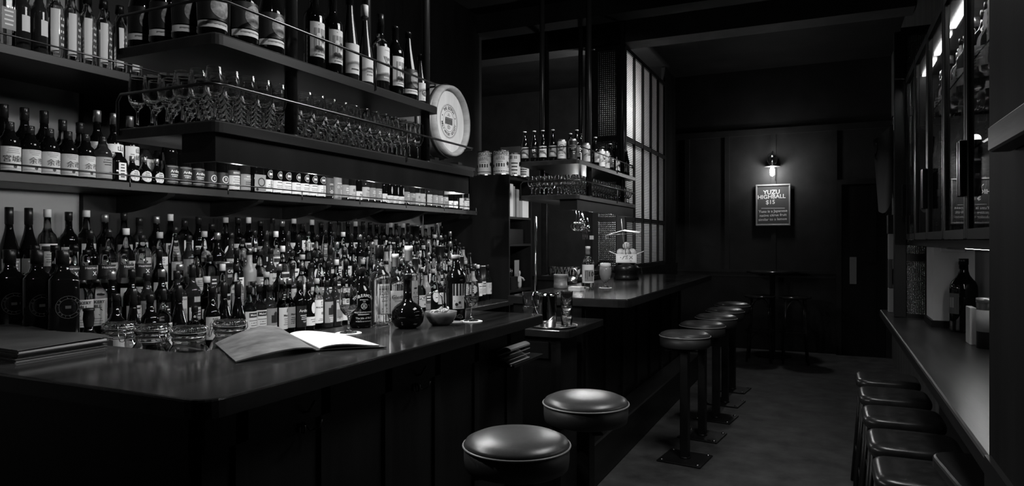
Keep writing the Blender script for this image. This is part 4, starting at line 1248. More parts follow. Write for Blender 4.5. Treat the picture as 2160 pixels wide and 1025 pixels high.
# closed menus on the left
for k, (dz, rz, gx) in enumerate([(0, 0, 0), (.0125, .03, -.012), (.025, .012, .004)]):
    m_ = empty('menu_folder', (-2.42 + gx, 1.315, BZ + dz), rz - .06, ['dark closed menu folder at the bottom of the pile, left end of the bar', 'dark closed menu folder in the middle of the pile on the bar', 'large shiny dark menu folder topmost on the pile at lower left'][k], 'menu', None)
    cvf = lambda a, b: .0095 + .004 * math.sin(5.5 * a + .6) * (k == 2) - (.0 if k == 2 else 0)
    leaf((.335, -.135), (.30, .15), (-.36, -.16), (-.36, .17), (lambda a, b, k=k: .0092 + (.0 if k < 2 else .003 * (1 + math.sin(9 * a + .5)) * (.3 + b))), .0022, 24, 4).build('leather_cover', M_cover2, m_)
    leaf((.335, -.135), (.30, .15), (-.36, -.16), (-.36, .17), lambda a, b: 0.0, .002, 2, 2).build('leather_cover', M_cover2, m_)
    leaf((.330, -.130), (.295, .145), (-.355, -.155), (-.355, .165), lambda a, b: .0024, .0062, 2, 2).build('pages', M_pg, m_)

# big black square bottles at far left
BL = Design('square', .047, .315, .205, .0185, .05, M_gdark, M_black, [(.04, .06, .15, None, [('c', .008, .115, .040, 1, .0385), ('c', .008, .115, .030, 1, .0288)] + E(ringtext('ER LIBE ER LIBE ', .009, .0325, .008, .115, 1, 3.0, -3.2)) + [('r', -.002, .016, .11, .12, 1)])], sup=5.5, body_name='black_square_bottle', capr=.021, n=40)
for m_ in BL.labels: m_.materials[1] = M_inkd
for k, (px, yy) in enumerate([(20, 1.525), (78, 1.525), (132, 1.525)]):
    BL.place((x_on(px, yy), yy, BZ), -.35, 'large black square bottle, %s of three behind the menu pile at far left' % ['leftmost', 'middle', 'rightmost'][k], 'bottle', 'large black square bottles at far left')
# small black onion flagon in front of the BAKERY HILL labels
og = bpy.data.objects.new('onion_bottle', MB().lathe([(0, .003), (.03, 0), (.043, .015), (.046, .04), (.040, .065), (.022, .085), (.015, .10), (.0155, .165), (0, .165)], 30).mesh('onion_bottle', M_gdark)); col.objects.link(og)
xx, yy = x_on(187, 1.685), 1.685
og.location = (xx, yy, .90 + .0655)
MB().lathe([(.0158, .105), (.016, .107), (.020, .135), (.0175, .163), (.0205, .165), (.0205, .175), (0, .177)], 20).build('stopper', M_capd, og)
tag(og, 'small black onion-shaped bottle before the white BAKERY HILL labels', 'bottle')
tag(MB().box(-.05, .05, -.05, .05, 0, .0645, bev=.004).build('wooden_block', M_dark, None, (xx, yy, .9005)), 'dark block lifting the small onion-shaped bottle on the back bar', 'block')
# framed box with a pane at the left edge, and bottles behind it
fb = empty('wooden_case', (-2.96, 1.36, 1.0505), 0, 'wooden framed glass case behind the black bottles at the left edge', 'case')
wc = MB().box(-.16, -.13, 0, .03, 0, .345, bev=.003).box(.12, .15, 0, .03, 0, .345, bev=.003).box(-.13, .12, 0, .03, .315, .345, bev=.003).box(-.13, .12, 0, .03, 0, .03)
wc.build('case_frame', M_rail_wood, fb)
MB().box(-.13, .12, .012, .016, .03, .315).build('pane', M_pane, fb)
for k, px in enumerate((2, 44)):
    F['neck'].place((-3.03, y_on(px, -3.03) + .03, RZ[4] + .0005), 0, 'dark-capped bottle rising behind the wooden case, %s of two' % ['left', 'right'][k], 'bottle')

# glass clamp jars
def jar_profile():
    o = [(0, .004), (.055, 0), (.070, .006), (.075, .02), (.075, .10), (.071, .125), (.062, .152), (.052, .168), (.050, .176), (.055, .180), (.056, .186), (.053, .190), (.053, .196), (.058, .200), (.058, .206), (.054, .2085)]
    i = [(.050, .2085), (.048, .176), (.059, .148), (.068, .122), (.0715, .10), (.0715, .02), (.067, .009), (0, .008)]
    return o + i
def lid_profile():
    return [(0, .2092), (.046, .2092), (.058, .2098), (.0595, .214), (.0595, .219), (.057, .223), (.056, .226), (.054, .229), (.046, .231), (.044, .2285), (0, .2275)]
jm = None
def jar(px, py, zt, rz, label):
    global jm
    x, y, _ = at_z(px, py, zt)
    if jm is None:
        r = bpy.data.objects.new('clamp_jar', MB().lathe(jar_profile(), 40).mesh('clamp_jar', M_glass)); col.objects.link(r)
        MB().lathe(lid_profile(), 40).build('lid', M_glass, r)
        wr = MB()
        ring = lambda rr, z, a0, a1, n=28: [(rr * math.cos(a0 + (a1 - a0) * k / n), rr * math.sin(a0 + (a1 - a0) * k / n), z) for k in range(n + 1)]
        wr.tube(ring(.0575, .1935, 0, 2 * PI)[:-1], .0013, 6, closed=True)
        wr.tube(ring(.0612, .2165, -1.2, 1.2 + PI * 0, 18), .0013, 6)
        for s in (-1, 1):
            wr.tube([(.0590, s * .012, .1935), (.066, s * .012, .196), (.0665, s * .013, .2165), (.060, s * .014, .2245)], .0014, 6)
            wr.tube([(.066, s * .012, .200), (.071, s * .011, .185), (.074, s * .007, .168)], .0013, 6)
            wr.tube([(-.0590, s * .012, .1935), (-.0645, s * .012, .203), (-.062, s * .012, .2225), (-.054, s * .010, .2295)], .0014, 6)
        wr.tube([(.074, -.007, .168), (.0745, 0, .166), (.074, .007, .168)], .0013, 6)
        wr.tube([(.0675, -.014, .206), (.0675, .014, .206)], .0013, 6)
        wr.build('wire_clamp', M_brush, r)
        MB().lathe([(.0562, .2085), (.0596, .2085), (.0596, .2096), (.0562, .2096)], 40).build('rubber_seal', M_pg, r)
        jm = r
    else:
        r = copy_tree(jm)
    r.location = (x, y, .9005); r.rotation_euler = (0, 0, rz); r.scale = (.94, .94, .94)
    return tag(r, label, 'jar', 'glass clamp jars behind the near bar')
jar(252, 680, 1.116, -.5, 'glass clamp jar, leftmost of four, nearest the menu pile')
jar(321, 684, 1.116, -.15, 'glass clamp jar, second from left of four behind the bar')
jar(398, 688, 1.116, -2.6, 'glass clamp jar, third from left and nearest to the camera')
jar(484, 675, 1.116, -2.7, 'glass clamp jar, rightmost of four, just behind the open menu')

# ================================================================== THE CASK
Lc, Rb, Rh = .46, .335, .288
ck = empty('whisky_cask', (-2.66, 4.64, 2.037 + Rb * .86), 0, 'small oak whisky cask with round printed head on the wall beside the near rack', 'cask')
rot = Matrix.Rotation(PI / 2, 4, 'Y')
Rb, Rh = .30, .272
ck.location.z = 2.032 + Rb
pr = [(Rh + (Rb - Rh) * math.sin(PI * k / 10), Lc * (k / 10) - Lc) for k in range(11)]
MB().lathe([(0, -Lc + .02), (Rh - .02, -Lc + .02), (Rh - .02, -Lc)] + pr + [(Rh - .022, 0), (Rh - .030, -.045)], 48).move(rot).build('staves', M_cask, ck)
MB().lathe([(Rh - .0295, -.045), (0, -.045)], 48, smooth=False).move(rot).build('head', M_cask_head, ck)
for z in (-.055, -.15, -.33, -.41):
    rr = Rh + (Rb - Rh) * math.sin(PI * (z + Lc) / Lc) + .0015
    MB().lathe([(rr, z - .016), (rr + .002, z - .016), (rr + .002, z + .016), (rr, z + .016)], 48).move(rot).build('hoop', M_hoop, ck)
pt = MB()
els = []
for r0, r1 in ((.128, .1245), (.082, .0795), (.135, .1335)):
    n = 40
    pt.add([(q * math.cos(2 * PI * k / n), q * math.sin(2 * PI * k / n), 0) for q in (r0, r1) for k in range(n)], [(k, n + k, n + (k + 1) % n, (k + 1) % n) for k in range(n)])
for v, f_, m_ in ringtext('THE SCOTCH', .034, .103, 0, 0, 0, 2.35, .78):
    pt.add([(a, b, 0) for a, b in v], f_)
for v, f_, m_ in ringtext('MALT WHISKY SOCIETY', .031, .103, 0, 0, 0, 3.28, 6.14, True):
    pt.add([(a, b, 0) for a, b in v], f_)
for wd_, z in ((.022, .056), (.042, .045), (.040, -.036), (.052, -.046), (.040, -.056)):
    pt.add([(-wd_ / 2, z - .002, 0), (wd_ / 2, z - .002, 0), (wd_ / 2, z + .002, 0), (-wd_ / 2, z + .002, 0)], [(0, 1, 2, 3)])
for k in range(5):
    pt.box(-.055 + .0225 * k, -.055 + .0225 * k + .018, -.025, .02, -.0002, .0002)
pt.box(-.055, .0555, .022, .028, -.0002, .0002)
for a in (.35, PI - .35):
    pt.lathe([(0, 0), (.006, 0)], 12, .103 * math.cos(a), .103 * math.sin(a), 0)
pt.v = [(-.0440 + p[2], p[0], p[1]) for p in pt.v]
pt.build('printed_emblem', M_ink, ck)
MB().lathe([(0, 0), (.012, 0), (.010, .012), (0, .014)], 12).build('bung', M_dark, ck, (-.23, 0, Rb))

# tins, books and bits on the storage cabinet
def tin(px, Y, name, h, R, label, els):
    x = x_on(px, Y)
    o = MB().lathe([(0, 0), (R, 0), (R * 1.02, .003), (R, .006), (R, h - .006), (R * 1.02, h - .003), (R, h), (R * .95, h - .001), (R * .93, h - .004), (0, h - .004)], 28).build(name, M_brush, None, (x, Y, 1.9655))
    L = label_mesh(R + .0005, (1.9, .012, h - .012, M_tin, els), 2.0, 1.0).build('printed_label', [M_tin, M_ink, M_inkg, M_inkw, M_moon], o)
    L.rotation_euler = (0, 0, -PI / 2 + .35)
    return tag(o, label, 'tin', 'large printed tins on the storage cabinet')
ze = lambda: [T('ZUCCATO', .030, 0, .188, 1, .02), ('r', -.12, .12, .169, .173, 1), B(1, 0, .16, .10, .03, 2), T('PEPERONI', .018, 0, .138, 2), B(1, 0, .12, .06, .014, 2), ('r', -.038, .038, .072, .102, 1), ('r', -.12, .12, .03, .036, 1), ('c', .075, .10, .018, 1, 0), ('c', -.075, .08, .015, 1, 0), ('c', .085, .075, .012, 2, 0), ('l', .06, .12, .10, .15, .008, 1)]
tin(1022, 5.36, 'food_tin', .215, .064, 'leftmost large white tin with ZUCCATO lettering on dark cabinet', ze())
tin(1057, 5.36, 'food_tin', .215, .067, 'second large white ZUCCATO tin on dark cabinet, beside the leftmost', ze())
tin(1084, 5.50, 'food_tin', .205, .056, 'third white printed tin on dark cabinet, behind the ZUCCATO tins', [('r', -.03, -.01, .15, .18, 1), T('22', .03, .02, .165), B(4, .01, .12, .06, .03, 1)])
tin(1103, 5.64, 'food_tin', .150, .055, 'lower white tin at right end of dark cabinet top', [B(5, .01, .12, .08, .022, 1)])
tag(MB().box(x_on(1054, 5.70), x_on(1110, 5.70), 5.715, 5.73, 0, .30, bev=.002).build('leaning_board', M_pg, None, (0, 0, 1.9655)), 'grey board standing behind the white tins on the dark cabinet', 'board')
def book(y0, y1, x0, x1, z, h, m, label, name='book', cat='book'):
    return tag(MB().box(x0, x1, y0, y1, z, z + h, bev=.003).build(name, m), label, cat)
ys = [y_on(p, -2.5) for p in (1075, 1083, 1089, 1094, 1100, 1113)]
book(ys[0], ys[1] - .002, -2.72, -2.50, 1.6055, .285, M_boxw, 'tall white binder on upper shelf of the storage cabinet', 'binder', 'binder')
book(ys[1], ys[2] - .002, -2.70, -2.51, 1.6055, .27, M_pg, 'grey binder beside the tall white one in the cabinet', 'binder', 'binder')
book(ys[2], ys[3] - .002, -2.70, -2.52, 1.6055, .24, M_pd, 'dark binder in the middle of the cabinet shelf', 'binder', 'binder')
book(ys[3] + .005, ys[4] - .003, -2.70, -2.52, 1.6055, .25, M_pg, 'second grey binder right of the dark one in the cabinet', 'binder', 'binder')
book(ys[4] + .004, min(ys[5], 5.735), -2.68, -2.49, 1.6055, .15, M_boxw, 'short white box at right end of cabinet upper shelf', 'card_box', 'box')
book(5.34, 5.66, -2.72, -2.52, 1.3705, .13, M_panel, 'dark wooden drawer box on middle shelf of storage cabinet', 'wooden_box', 'box')
book(5.38, 5.52, -2.62, -2.51, .9705, .11, M_panel, 'dark cutlery caddy on lower shelf of storage cabinet', 'cutlery_caddy', 'caddy')
for k in range(5):
    yy = 5.40 + .024 * k
    pts = [(-2.56, yy, 1.078), (-2.56 + .01 * (k % 3 - 1), yy + .005, 1.15 + .01 * (k % 2))]
    tag(MB().tube(pts, .003, 6).build('bar_tool', M_brush), 'thin metal bar tool standing in the dark cutlery caddy', 'bar tool', 'bar tools in the cutlery caddy')
book(5.60, 5.70, -2.585, -2.578, .9705, .25, M_pg, 'grey card leaning on lower shelf of storage cabinet', 'card', 'card')
tb = MB().lathe([(0, 0), (.02, 0), (.028, .02), (.03, .07), (.022, .10), (.009, .11), (.009, .115), (.016, .125), (.018, .14), (.012, .155), (0, .158)], 16, fx=.6)
tb.tube([(0, -.02, .10), (.01, -.055, .075), (.02, -.06, .055)], .009, 8).tube([(0, .02, .10), (.01, .055, .085), (.02, .06, .065)], .009, 8)
tag(tb.build('small_figurine', M_pc, None, (-2.53, 5.475 + .12, .9705)), 'small pale figurine with open arms on the lower cabinet shelf', 'figurine')

# polished pole, dark doorway posts
pX, pY = x_on(1130, 4.9), 4.9
pl = MB().lathe([(0, 0), (.05, 0), (.05, .006), (.009, .012), (.0085, .9), (.0085, 1.585), (.006, 1.592), (0, 1.592)], 20)
tag(pl.build('metal_pole', M_chrome, None, (pX, pY, 0)), 'slim upright polished metal pole beside the storage cabinet', 'pole')
dp = MB().box(-.03, .03, -.03, .03, 0, 3.599, bev=.004)
tag(dp.build('trim_7', M_dark, None, (x_on(1150, 6.3), 6.3, 0)), kind='structure')
kc = empty('kitchen_bench', (x_on(1188, 6.0), 6.25, 0), 0, 'dark work bench with small tumblers seen behind the far bar', 'bench')
MB().box(-.34, .2, -.2, .2, 1.02, 1.06, bev=.004).build('worktop', M_dark, kc)
MB().box(-.32, .18, -.18, .18, 0, 1.02).build('bench_body', M_panel, kc)
tm = MB().lathe([(0, 0), (.026, 0), (.03, .004), (.0339, .0838), (.0338, .0847), (.0328, .085), (.0320, .0847), (.0319, .0838), (.028, .008), (0, .006)], 20).mesh('tumbler', M_glass)
for k in range(8):
    i, j = k % 4, k // 4
    glass('tumbler', tm, (kc.location.x - .16 + .075 * i, 6.12 + .09 * j, 1.0605), 'tumbler, %s from left in %s row on bench behind far bar' % (nth(i + 1), ['front', 'rear'][j]), 'tumblers on the kitchen bench')

# ================================================================== WATER TRAY
TZ = .9305
ty = at_z(1168, 689, .93)
tr_ = MB().lathe([(0, 0), (.118, 0), (.124, .004), (.130, .010), (.128, .011), (.12, .006), (.115, .003), (0, .003)], 48)
tag(tr_.build('serving_tray', M_brush, None, (ty[0], ty[1], TZ)), 'round polished metal tray on the low side counter', 'tray')
pc = empty('water_pitcher', (ty[0] - .015, ty[1] - .045, TZ + .0035), 0, 'tall polished steel water pitcher on the round tray', 'pitcher')
MB().lathe([(0, .001), (.042, 0), (.045, .004), (.045, .165), (.049, .178), (.047, .178), (.043, .165), (.042, .008), (0, .006)], 40).build('pitcher_body', M_chrome, pc)
hd = MB()
va = PI - .35
hx, hy = math.cos(va), math.sin(va) - .9
L_ = math.hypot(hx, hy); hx /= L_; hy /= L_
pts = []
for r_, z_ in ((.046, .172), (.060, .185), (.078, .182), (.084, .165), (.080, .13), (.068, .09), (.052, .06), (.045, .05)):
    pts.append((hx * r_, hy * r_, z_))
hd.tube(pts, .007, 10)
hd.build('handle', M_chrome, pc)
MB().tube([(-hx * .045, -hy * .045, .172), (-hx * .058, -hy * .058, .184)], .008, 10, radii=[.012, .006]).build('spout', M_chrome, pc)
for k in range(3):
    glass('tumbler', tm, (ty[0] + .062, ty[1] + .035, TZ + .0035 + .052 * k), 'tumbler in stack of three on the metal tray, %s' % ['lowest', 'middle', 'topmost'][k], 'tumblers stacked on the side counter')
for k in range(2):
    for j in range(3):
        xx = x_on(1117 + 15 * j, 3.62)
        glass('tumbler', tm, (x_on(1114, 3.62) + .072 * j, 3.62, TZ + .0865 * k), '%s tumbler, %s from left, of two-high stacks left of the pitcher' % (['lower', 'upper'][k], nth(j + 1)), 'tumblers stacked on the side counter')

# ================================================================== THINGS ON THE FAR BAR
def onbar(px, py, z=1.05):
    p = at_z(px, py, z)
    return (p[0], p[1], BZ)
rb = Design('std', .045, .305, .175, .0165, .022, M_gclear, M_capw, [(1.25, .035, .17, M_pw, [('r', -.03, .04, .045, .13, 2), T('10', .05, .018, .10, 1, .01), ('l', -.022, .12, -.008, .125, .003, 1), ('l', -.022, .07, -.022, .12, .003, 1), ('l', -.008, .06, -.008, .125, .003, 1)])], body_name='whisky_bottle', foil=.05, n=32)
rb.place(onbar(1240, 606), -PI / 2 + .45, 'clear bottle with white label reading 10 standing on the far bar', 'bottle')
p = onbar(1277, 607)
coaster(p[0], p[1], p[2], .048, 'round white paper coaster under the beer glass on far bar')
bgm = MB().lathe([(0, 0), (.034, 0), (.034, .002), (.012, .008), (.005, .014), (.0055, .03), (.018, .042), (.034, .065), (.0435, .1), (.0435, .13), (.0371, .1765), (.0369, .1778), (.0362, .178), (.0356, .1778), (.0356, .1765), (.042, .13), (.042, .1), (.0325, .066), (.015, .044), (0, .041)], 36)
bgo = bgm.build('beer_glass', M_glass, None, (p[0], p[1], p[2] + .0028))
tag(bgo, 'tall stemmed glass of hazy beer with foam on the far bar', 'beer glass')
MB().lathe([(0, .0415), (.0184, .0424), (.0345, .0652), (.0440, .1), (.0440, .13), (.0415, .1495), (0, .1495)], 36).build('beer', M_beer, bgo)
MB().lathe([(0, .1497), (.0415, .1497), (.0380, .1765), (.030, .180), (0, .181)], 36).build('foam', M_foam, bgo)
p = onbar(1178, 609)
cn = MB().lathe([(0, 0), (.047, 0), (.05, .004), (.05, .03), (.0485, .031), (.0485, .085), (.051, .088), (.051, .1), (.049, .102), (.046, .1), (.045, .006), (0, .005)], 32)
tag(cn.build('wooden_canister', M_bowl, None, (p[0], p[1] + .04, p[2])), 'low round wooden canister at the left end of the far bar', 'canister')
p = onbar(1211, 614)
for k in range(8):
    tag(MB().box(-.044, .044, -.044, .044, 0, .0032, bev=.001).build('card_coaster', M_boxw, None, (p[0], p[1] + .045, p[2] + .0035 * k)),
        'square white card coaster, %s up in the stack on the far bar' % nth(k + 1), 'coaster', 'stack of card coasters on the far bar').rotation_euler = (0, 0, .03 * ((k * 5) % 3 - 1))
p = onbar(1198, 600)
kt = empty('steel_kettle', (p[0] - .0, p[1] + .10, p[2]), 0, 'small steel pot with an arched handle behind the coaster stack', 'pot')
MB().lathe([(0, 0), (.03, 0), (.04, .012), (.04, .035), (.03, .05), (.012, .055), (0, .056)], 24).build('pot_body', M_brush, kt)
MB().tube([(-.038, 0, .04), (-.04, 0, .09), (-.026, 0, .118), (.02, 0, .122), (.04, 0, .10), (.042, 0, .04)], .0045, 8).build('handle', M_brush, kt)

# citrus press with box of fruit and paper sail
p = at_z(1318, 590, 1.05)
cx_, cy__ = p[0], p[1] + .05
pj = empty('citrus_press', (cx_, cy__, BZ), 0, 'dark round juicing machine on the far bar under the fruit box', 'machine')
MB().lathe([(0, 0), (.11, 0), (.115, .01), (.105, .03), (.1, .05), (.112, .075), (.115, .10), (.10, .125), (.075, .135), (.07, .148), (0, .15)], 36).build('machine_body', M_black, pj)
MB().tube([(-.10, -.02, .07), (-.20, -.02, .09), (-.28, -.02, .04)], .012, 10, radii=[.014, .011, .009]).tube([(-.02, .0, .13), (-.12, -.0, .165), (-.24, 0, .165), (-.33, 0, .07)], .009, 8).build('lever_arm', M_black, pj)
MB().tube([(.10, 0, .09), (.135, 0, .13), (.14, 0, .05)], .007, 8).build('tap_handle', M_chrome, pj)
bxz = BZ + .1505
fbx = empty('fruit_box', (cx_, cy__, bxz), .25, 'small white card box with open flaps and dark brush marks holding citrus fruit', 'box')
fx_ = MB()
fx_.box(-.09, .09, -.06, .06, 0, .003).box(-.09, .09, -.06, -.057, 0, .078).box(-.09, .09, .057, .06, 0, .078).box(-.09, -.087, -.057, .057, 0, .078).box(.087, .09, -.057, .057, 0, .078)
fx_.box(-.087, .087, -.057, .057, .052, .056)
fx_.build('box_body', M_boxw, fbx)
for s in (-1, 1):
    MB().add([(s * .09, -.058, .078), (s * .09, .058, .078), (s * .155, .058, .105), (s * .155, -.058, .105), (s * .09, -.058, .075), (s * .09, .058, .075), (s * .155, .058, .102), (s * .155, -.058, .102)],
             [(0, 1, 2, 3), (7, 6, 5, 4), (0, 3, 7, 4), (1, 5, 6, 2), (2, 6, 7, 3)]).build('flap', M_boxw, fbx)
mk = MB()
def strok(x0, z0, x1, z1, wd):
    d = Vector((x1 - x0, z1 - z0)).normalized(); nx, nz = -d.y * wd / 2, d.x * wd / 2
    mk.add([(x0 + nx, -.0608, z0 + nz), (x1 + nx, -.0608, z1 + nz), (x1 - nx, -.0608, z1 - nz), (x0 - nx, -.0608, z0 - nz)], [(0, 1, 2, 3)])
for q in [(-.052, .05, -.046, .044, .009), (-.036, .03, -.014, .06, .006), (-.03, .05, -.012, .06, .005), (-.012, .058, .016, .062, .007), (-.004, .03, .004, .06, .006), (.008, .03, .012, .05, .005), (.025, .032, .055, .062, .007), (.028, .062, .056, .034, .007), (.03, .018, .05, .016, .005),
          (-.082, .07, .082, .07, .0015), (-.082, .008, .082, .008, .0015), (-.082, .008, -.082, .07, .0015), (.082, .008, .082, .07, .0015)]:
    strok(*q)
mk.build('brush_marks', M_inkg, fbx)
for k, (ox, oy, oz) in enumerate([(-.052, .016, .0925), (.0, -.022, .0925), (.052, .018, .0925), (.001, .018, .150)]):
    v = Matrix.Rotation(.25, 3, 'Z') @ Vector((ox, oy, oz))
    o = MB().sphere(0, 0, 0, .035, n=24, sz=.98).build('citrus_fruit', M_orange, None, (cx_ + v.x, cy__ + v.y, bxz + v.z))
    tag(o, ['citrus fruit at the left in the white box', 'citrus fruit in the front middle of the white box', 'citrus fruit at the right in the white box', 'topmost citrus fruit on the heap in the white box'][k], 'fruit', 'citrus fruit in the white box')
sl = empty('paper_sail', (cx_, cy__ - .05, bxz), 0, 'small mast with a pale pitched paper sail above the fruit', 'sail')
MB().tube([(.012, -.01, .075), (-.01, -.01, .20), (-.028, -.01, .39)], .003, 8).build('mast', M_rail_wood, sl)
for s in (-1, 1):
    a = [(-.012, -.04, .285), (-.012, .04, .295)]
    b = [(-.012 + s * .148, -.05, .245 if s < 0 else .265), (-.012 + s * .148, .05, .255 if s < 0 else .275)]
    c_ = [(b[0][0], b[0][1], b[0][2] - .035), (b[1][0], b[1][1], b[1][2] - .035)]
    th = Vector((0, 0, -.0015))
    vs = [a[0], a[1], b[1], b[0]] + [tuple(Vector(q) + th) for q in (a[0], a[1], b[1], b[0])]
    mb = MB().add(vs, [(0, 1, 2, 3), (7, 6, 5, 4), (0, 3, 7, 4), (1, 5, 6, 2), (2, 6, 7, 3), (0, 4, 5, 1)])
    vs = [b[0], b[1], c_[1], c_[0]]; n2 = [(q[0] - s * .0012, q[1], q[2]) for q in vs]
    mb.add(vs + n2, [(0, 1, 2, 3), (7, 6, 5, 4), (0, 4, 5, 1), (2, 6, 7, 3)])
    mb.build('sail_wing', M_cloth, sl)
MB().tube([(-.17, -.055, .24), (-.01, -.055, .255), (.14, -.055, .258)], .002, 6).build('yard', M_rail_wood, sl)
# juice stand behind beer glass
p = onbar(1277, 600)

# hanging bar tools below the far rack
hz_ = 1.627
hr = MB().box(0, .004, 0, .012, 0, .004)
def hang(px, py, Y, name, mb, m, label):
    q = at_y(px, py, Y)
    o = mb.build(name, m, None, q)
    return tag(o, label, 'bar tool', 'bar tools hanging under the far rack')
hb = empty('hook_rail', (-1.80, 4.90, 1.652), 0, 'small dark hook rail for bar tools under the far rack', 'rail')
MB().tube([(-.03, .0, .0), (.08, .0, 0.0)], .003, 8).tube([(-.03, 0, 0), (-.03, 0, .058)], .003, 6).tube([(.08, 0, 0), (.08, 0, .058)], .003, 6).build('rail_bar', M_rod, hb)
def ringpts(r, n=20, squash=1.0): return [(r * math.cos(2 * PI * k / n), 0, r * squash * math.sin(2 * PI * k / n)) for k in range(n)]
for k, px in enumerate((1213, 1219, 1225)):
    s_ = MB().tube(ringpts(.030), .0035, 8, closed=True).tube(ringpts(.024), .002, 6, closed=True)
    s_.tube([(0.006, 0, .03), (.012, 0, .08), (.010 - .0 * k, 0, .12)], .003, 6)
    o = hang(px, 478, 4.88 + .02 * k, 'cocktail_strainer', s_, M_chrome, 'round wire cocktail strainer hanging under far rack, %s from left' % nth(k + 1))
    o.rotation_euler = (0, 0, .5)
ld = MB().sphere(0, 0, 0, .027, n=16, sz=1.3).tube([(0, 0, .03), (0, 0, .08)], .004, 6)
hang(1228, 470, 4.985, 'bar_scoop', ld, M_chrome, 'polished round scoop hanging behind the wire strainers')
fk = MB()
for k in range(5):
    fk.tube([(-.002 + .004 * k, 0, .04), (-.006 + .009 * k, 0, 0), (-.002 + .010 * k, 0, -.075)], .0016, 6)
fk.tube([(.006, 0, .04), (.0, 0, .12)], .003, 6)
hang(1230, 484, 4.93, 'wire_whisk', fk, M_chrome, 'wire whisk with straight tines hanging lowest under far rack')
sc_ = MB().sphere(0, 0, 0, .018, n=14, sz=1.4).tube([(0, 0, .02), (-.01, 0, .08)], .003, 6)
hang(1242, 482, 4.94, 'bar_spoon', sc_, M_chrome, 'small bright spoon hanging rightmost under far rack')
tag(MB().box(-.022, .022, -.001, .001, -.02, .02).build('paper_note', M_boxw, None, at_y(1248, 501, 6.73)), 'small white note stuck beside the wired glass behind far bar', 'note')

# ================================================================== ROUND BAR STOOLS
def stool_proto():
    r = empty('bar_stool')
    R = .160
    MB().lathe([(0, .075), (R * .45, .074), (R * .8, .067), (R * .95, .056), (R, .044), (R * .985, .040), (0, .040)], 48).build('seat_cushion', M_leather, r, (0, 0, .748))
    MB().lathe([(0, -.028), (R * .9, -.028), (R * .965, -.022), (R * .985, .0), (R * .985, .040), (0, .040)], 48).build('seat_side', M_leather_side, r, (0, 0, .748))
    MB().tube([(R * 1.0 * math.cos(2 * PI * k / 48), R * 1.0 * math.sin(2 * PI * k / 48), .042) for k in range(48)], .0032, 6, closed=True).build('piping', M_piping, r, (0, 0, .748))
    b = MB()
    for a in (PI / 4, 3 * PI / 4):
        c, s = math.cos(a), math.sin(a)
        pts = [(c * .135, s * .135), (-c * .135, -s * .135)]
        nx, ny = -s * .018, c * .018
        b.prism([(pts[0][0] + nx, pts[0][1] + ny), (pts[1][0] + nx, pts[1][1] + ny), (pts[1][0] - nx, pts[1][1] - ny), (pts[0][0] - nx, pts[0][1] - ny)], .698 + (.006 if a > 1 else 0), .705 + (.006 if a > 1 else 0))
    b.build('cross_bracket', M_steel, r)
    MB().lathe([(0, .709), (.05, .709), (.05, .720), (0, .720)], 16).build('swivel', M_steel, r)
    MB().box(-.026, .026, -.026, .026, .01, .698, bev=.003).build('pedestal', M_steel, r)
    MB().box(-.14, .14, -.14, .14, 0, .01, bev=.003).build('base_plate', M_steel, r)
    for s in (-1, 1):
        for t in (-1, 1):
            MB().lathe([(0, .0101), (.011, .0101), (.010, .016), (0, .017)], 10, s * .115, t * .115, 0).build('bolt', M_brush, r)
    MB().lathe([(0.026, .0101), (.036, .0101), (.034, .018), (.026, .02)], 16).build('collar', M_steel, r)
    return r
sp0 = stool_proto()
sy = [(-.848, 1.856), (-.830, 2.44), (-.84, 4.43), (-.825, 5.0), (-.81, 5.55), (-.815, 6.10), (-.825, 6.67)]
sl_ = ['round leather bar stool nearest the camera, before the near bar', 'round leather bar stool second nearest, by end of the near bar', 'round leather stool at the far bar, nearest of its five', 'round leather stool at the far bar, second nearest of five',
       'round leather stool at the far bar, middle of five', 'round leather stool at the far bar, fourth nearest of five', 'round leather stool at the far bar, farthest of five']
for i, (x, y) in enumerate(sy):
    o = sp0 if i == 0 else copy_tree(sp0)
    o.location = (x, y, 0.0005)
    o.rotation_euler = (0, 0, -.12)
    tag(o, sl_[i], 'bar stool', 'round bar stools along the bars')

# ================================================================== FAR END: SIGN, LAMP, TABLE, BENTWOOD STOOLS
SX, SYY = x_on(1630.5, 9.27), 9.262
sg = empty('chalkboard_sign', (SX, SYY, H + (507 - 432.5) / 1440 * 8.69), 0, 'framed chalkboard sign reading YUZU HIGHBALL $15 hanging on the far wall', 'sign')
W2, H2 = .208, .263
MB().box(-W2 + .012, W2 - .012, 0, .012, -H2 + .012, H2 - .012).build('board', M_board, sg)
fr = MB()
for a in ((-W2, W2, H2 - .02, H2), (-W2, W2, -H2, -H2 + .02), (-W2, -W2 + .02, -H2 + .02, H2 - .02), (W2 - .02, W2, -H2 + .02, H2 - .02)):
    fr.box(a[0], a[1], -.014, .0125, a[2], a[3], bev=.004)
fr.build('frame', M_frame, sg)
tx = MB()
for s_, sz, dx, dz in (('YUZU', .075, -.016, .162), ('HIGHBALL', .072, -.018, .104), ('$15', .074, -.030, .035), ('Yuzu is a Japanese', .0465, 0, -.079), ('native citrus fruit', .0465, 0, -.130), ('similar to a lemon', .0465, -.004, -.182)):
    v, f_ = text_geo(s_, sz, .012)
    tx.add([(a + dx, -.0012, b + dz + .004 * math.sin(9 * a)) for a, b in v], f_)
tx.add([(-.14, -.0012, -.042), (.14, -.0012, -.045), (.14, -.0012, -.040), (-.14, -.0012, -.037)], [(0, 1, 2, 3)])
tx.build('chalk_lettering', M_inkw, sg)

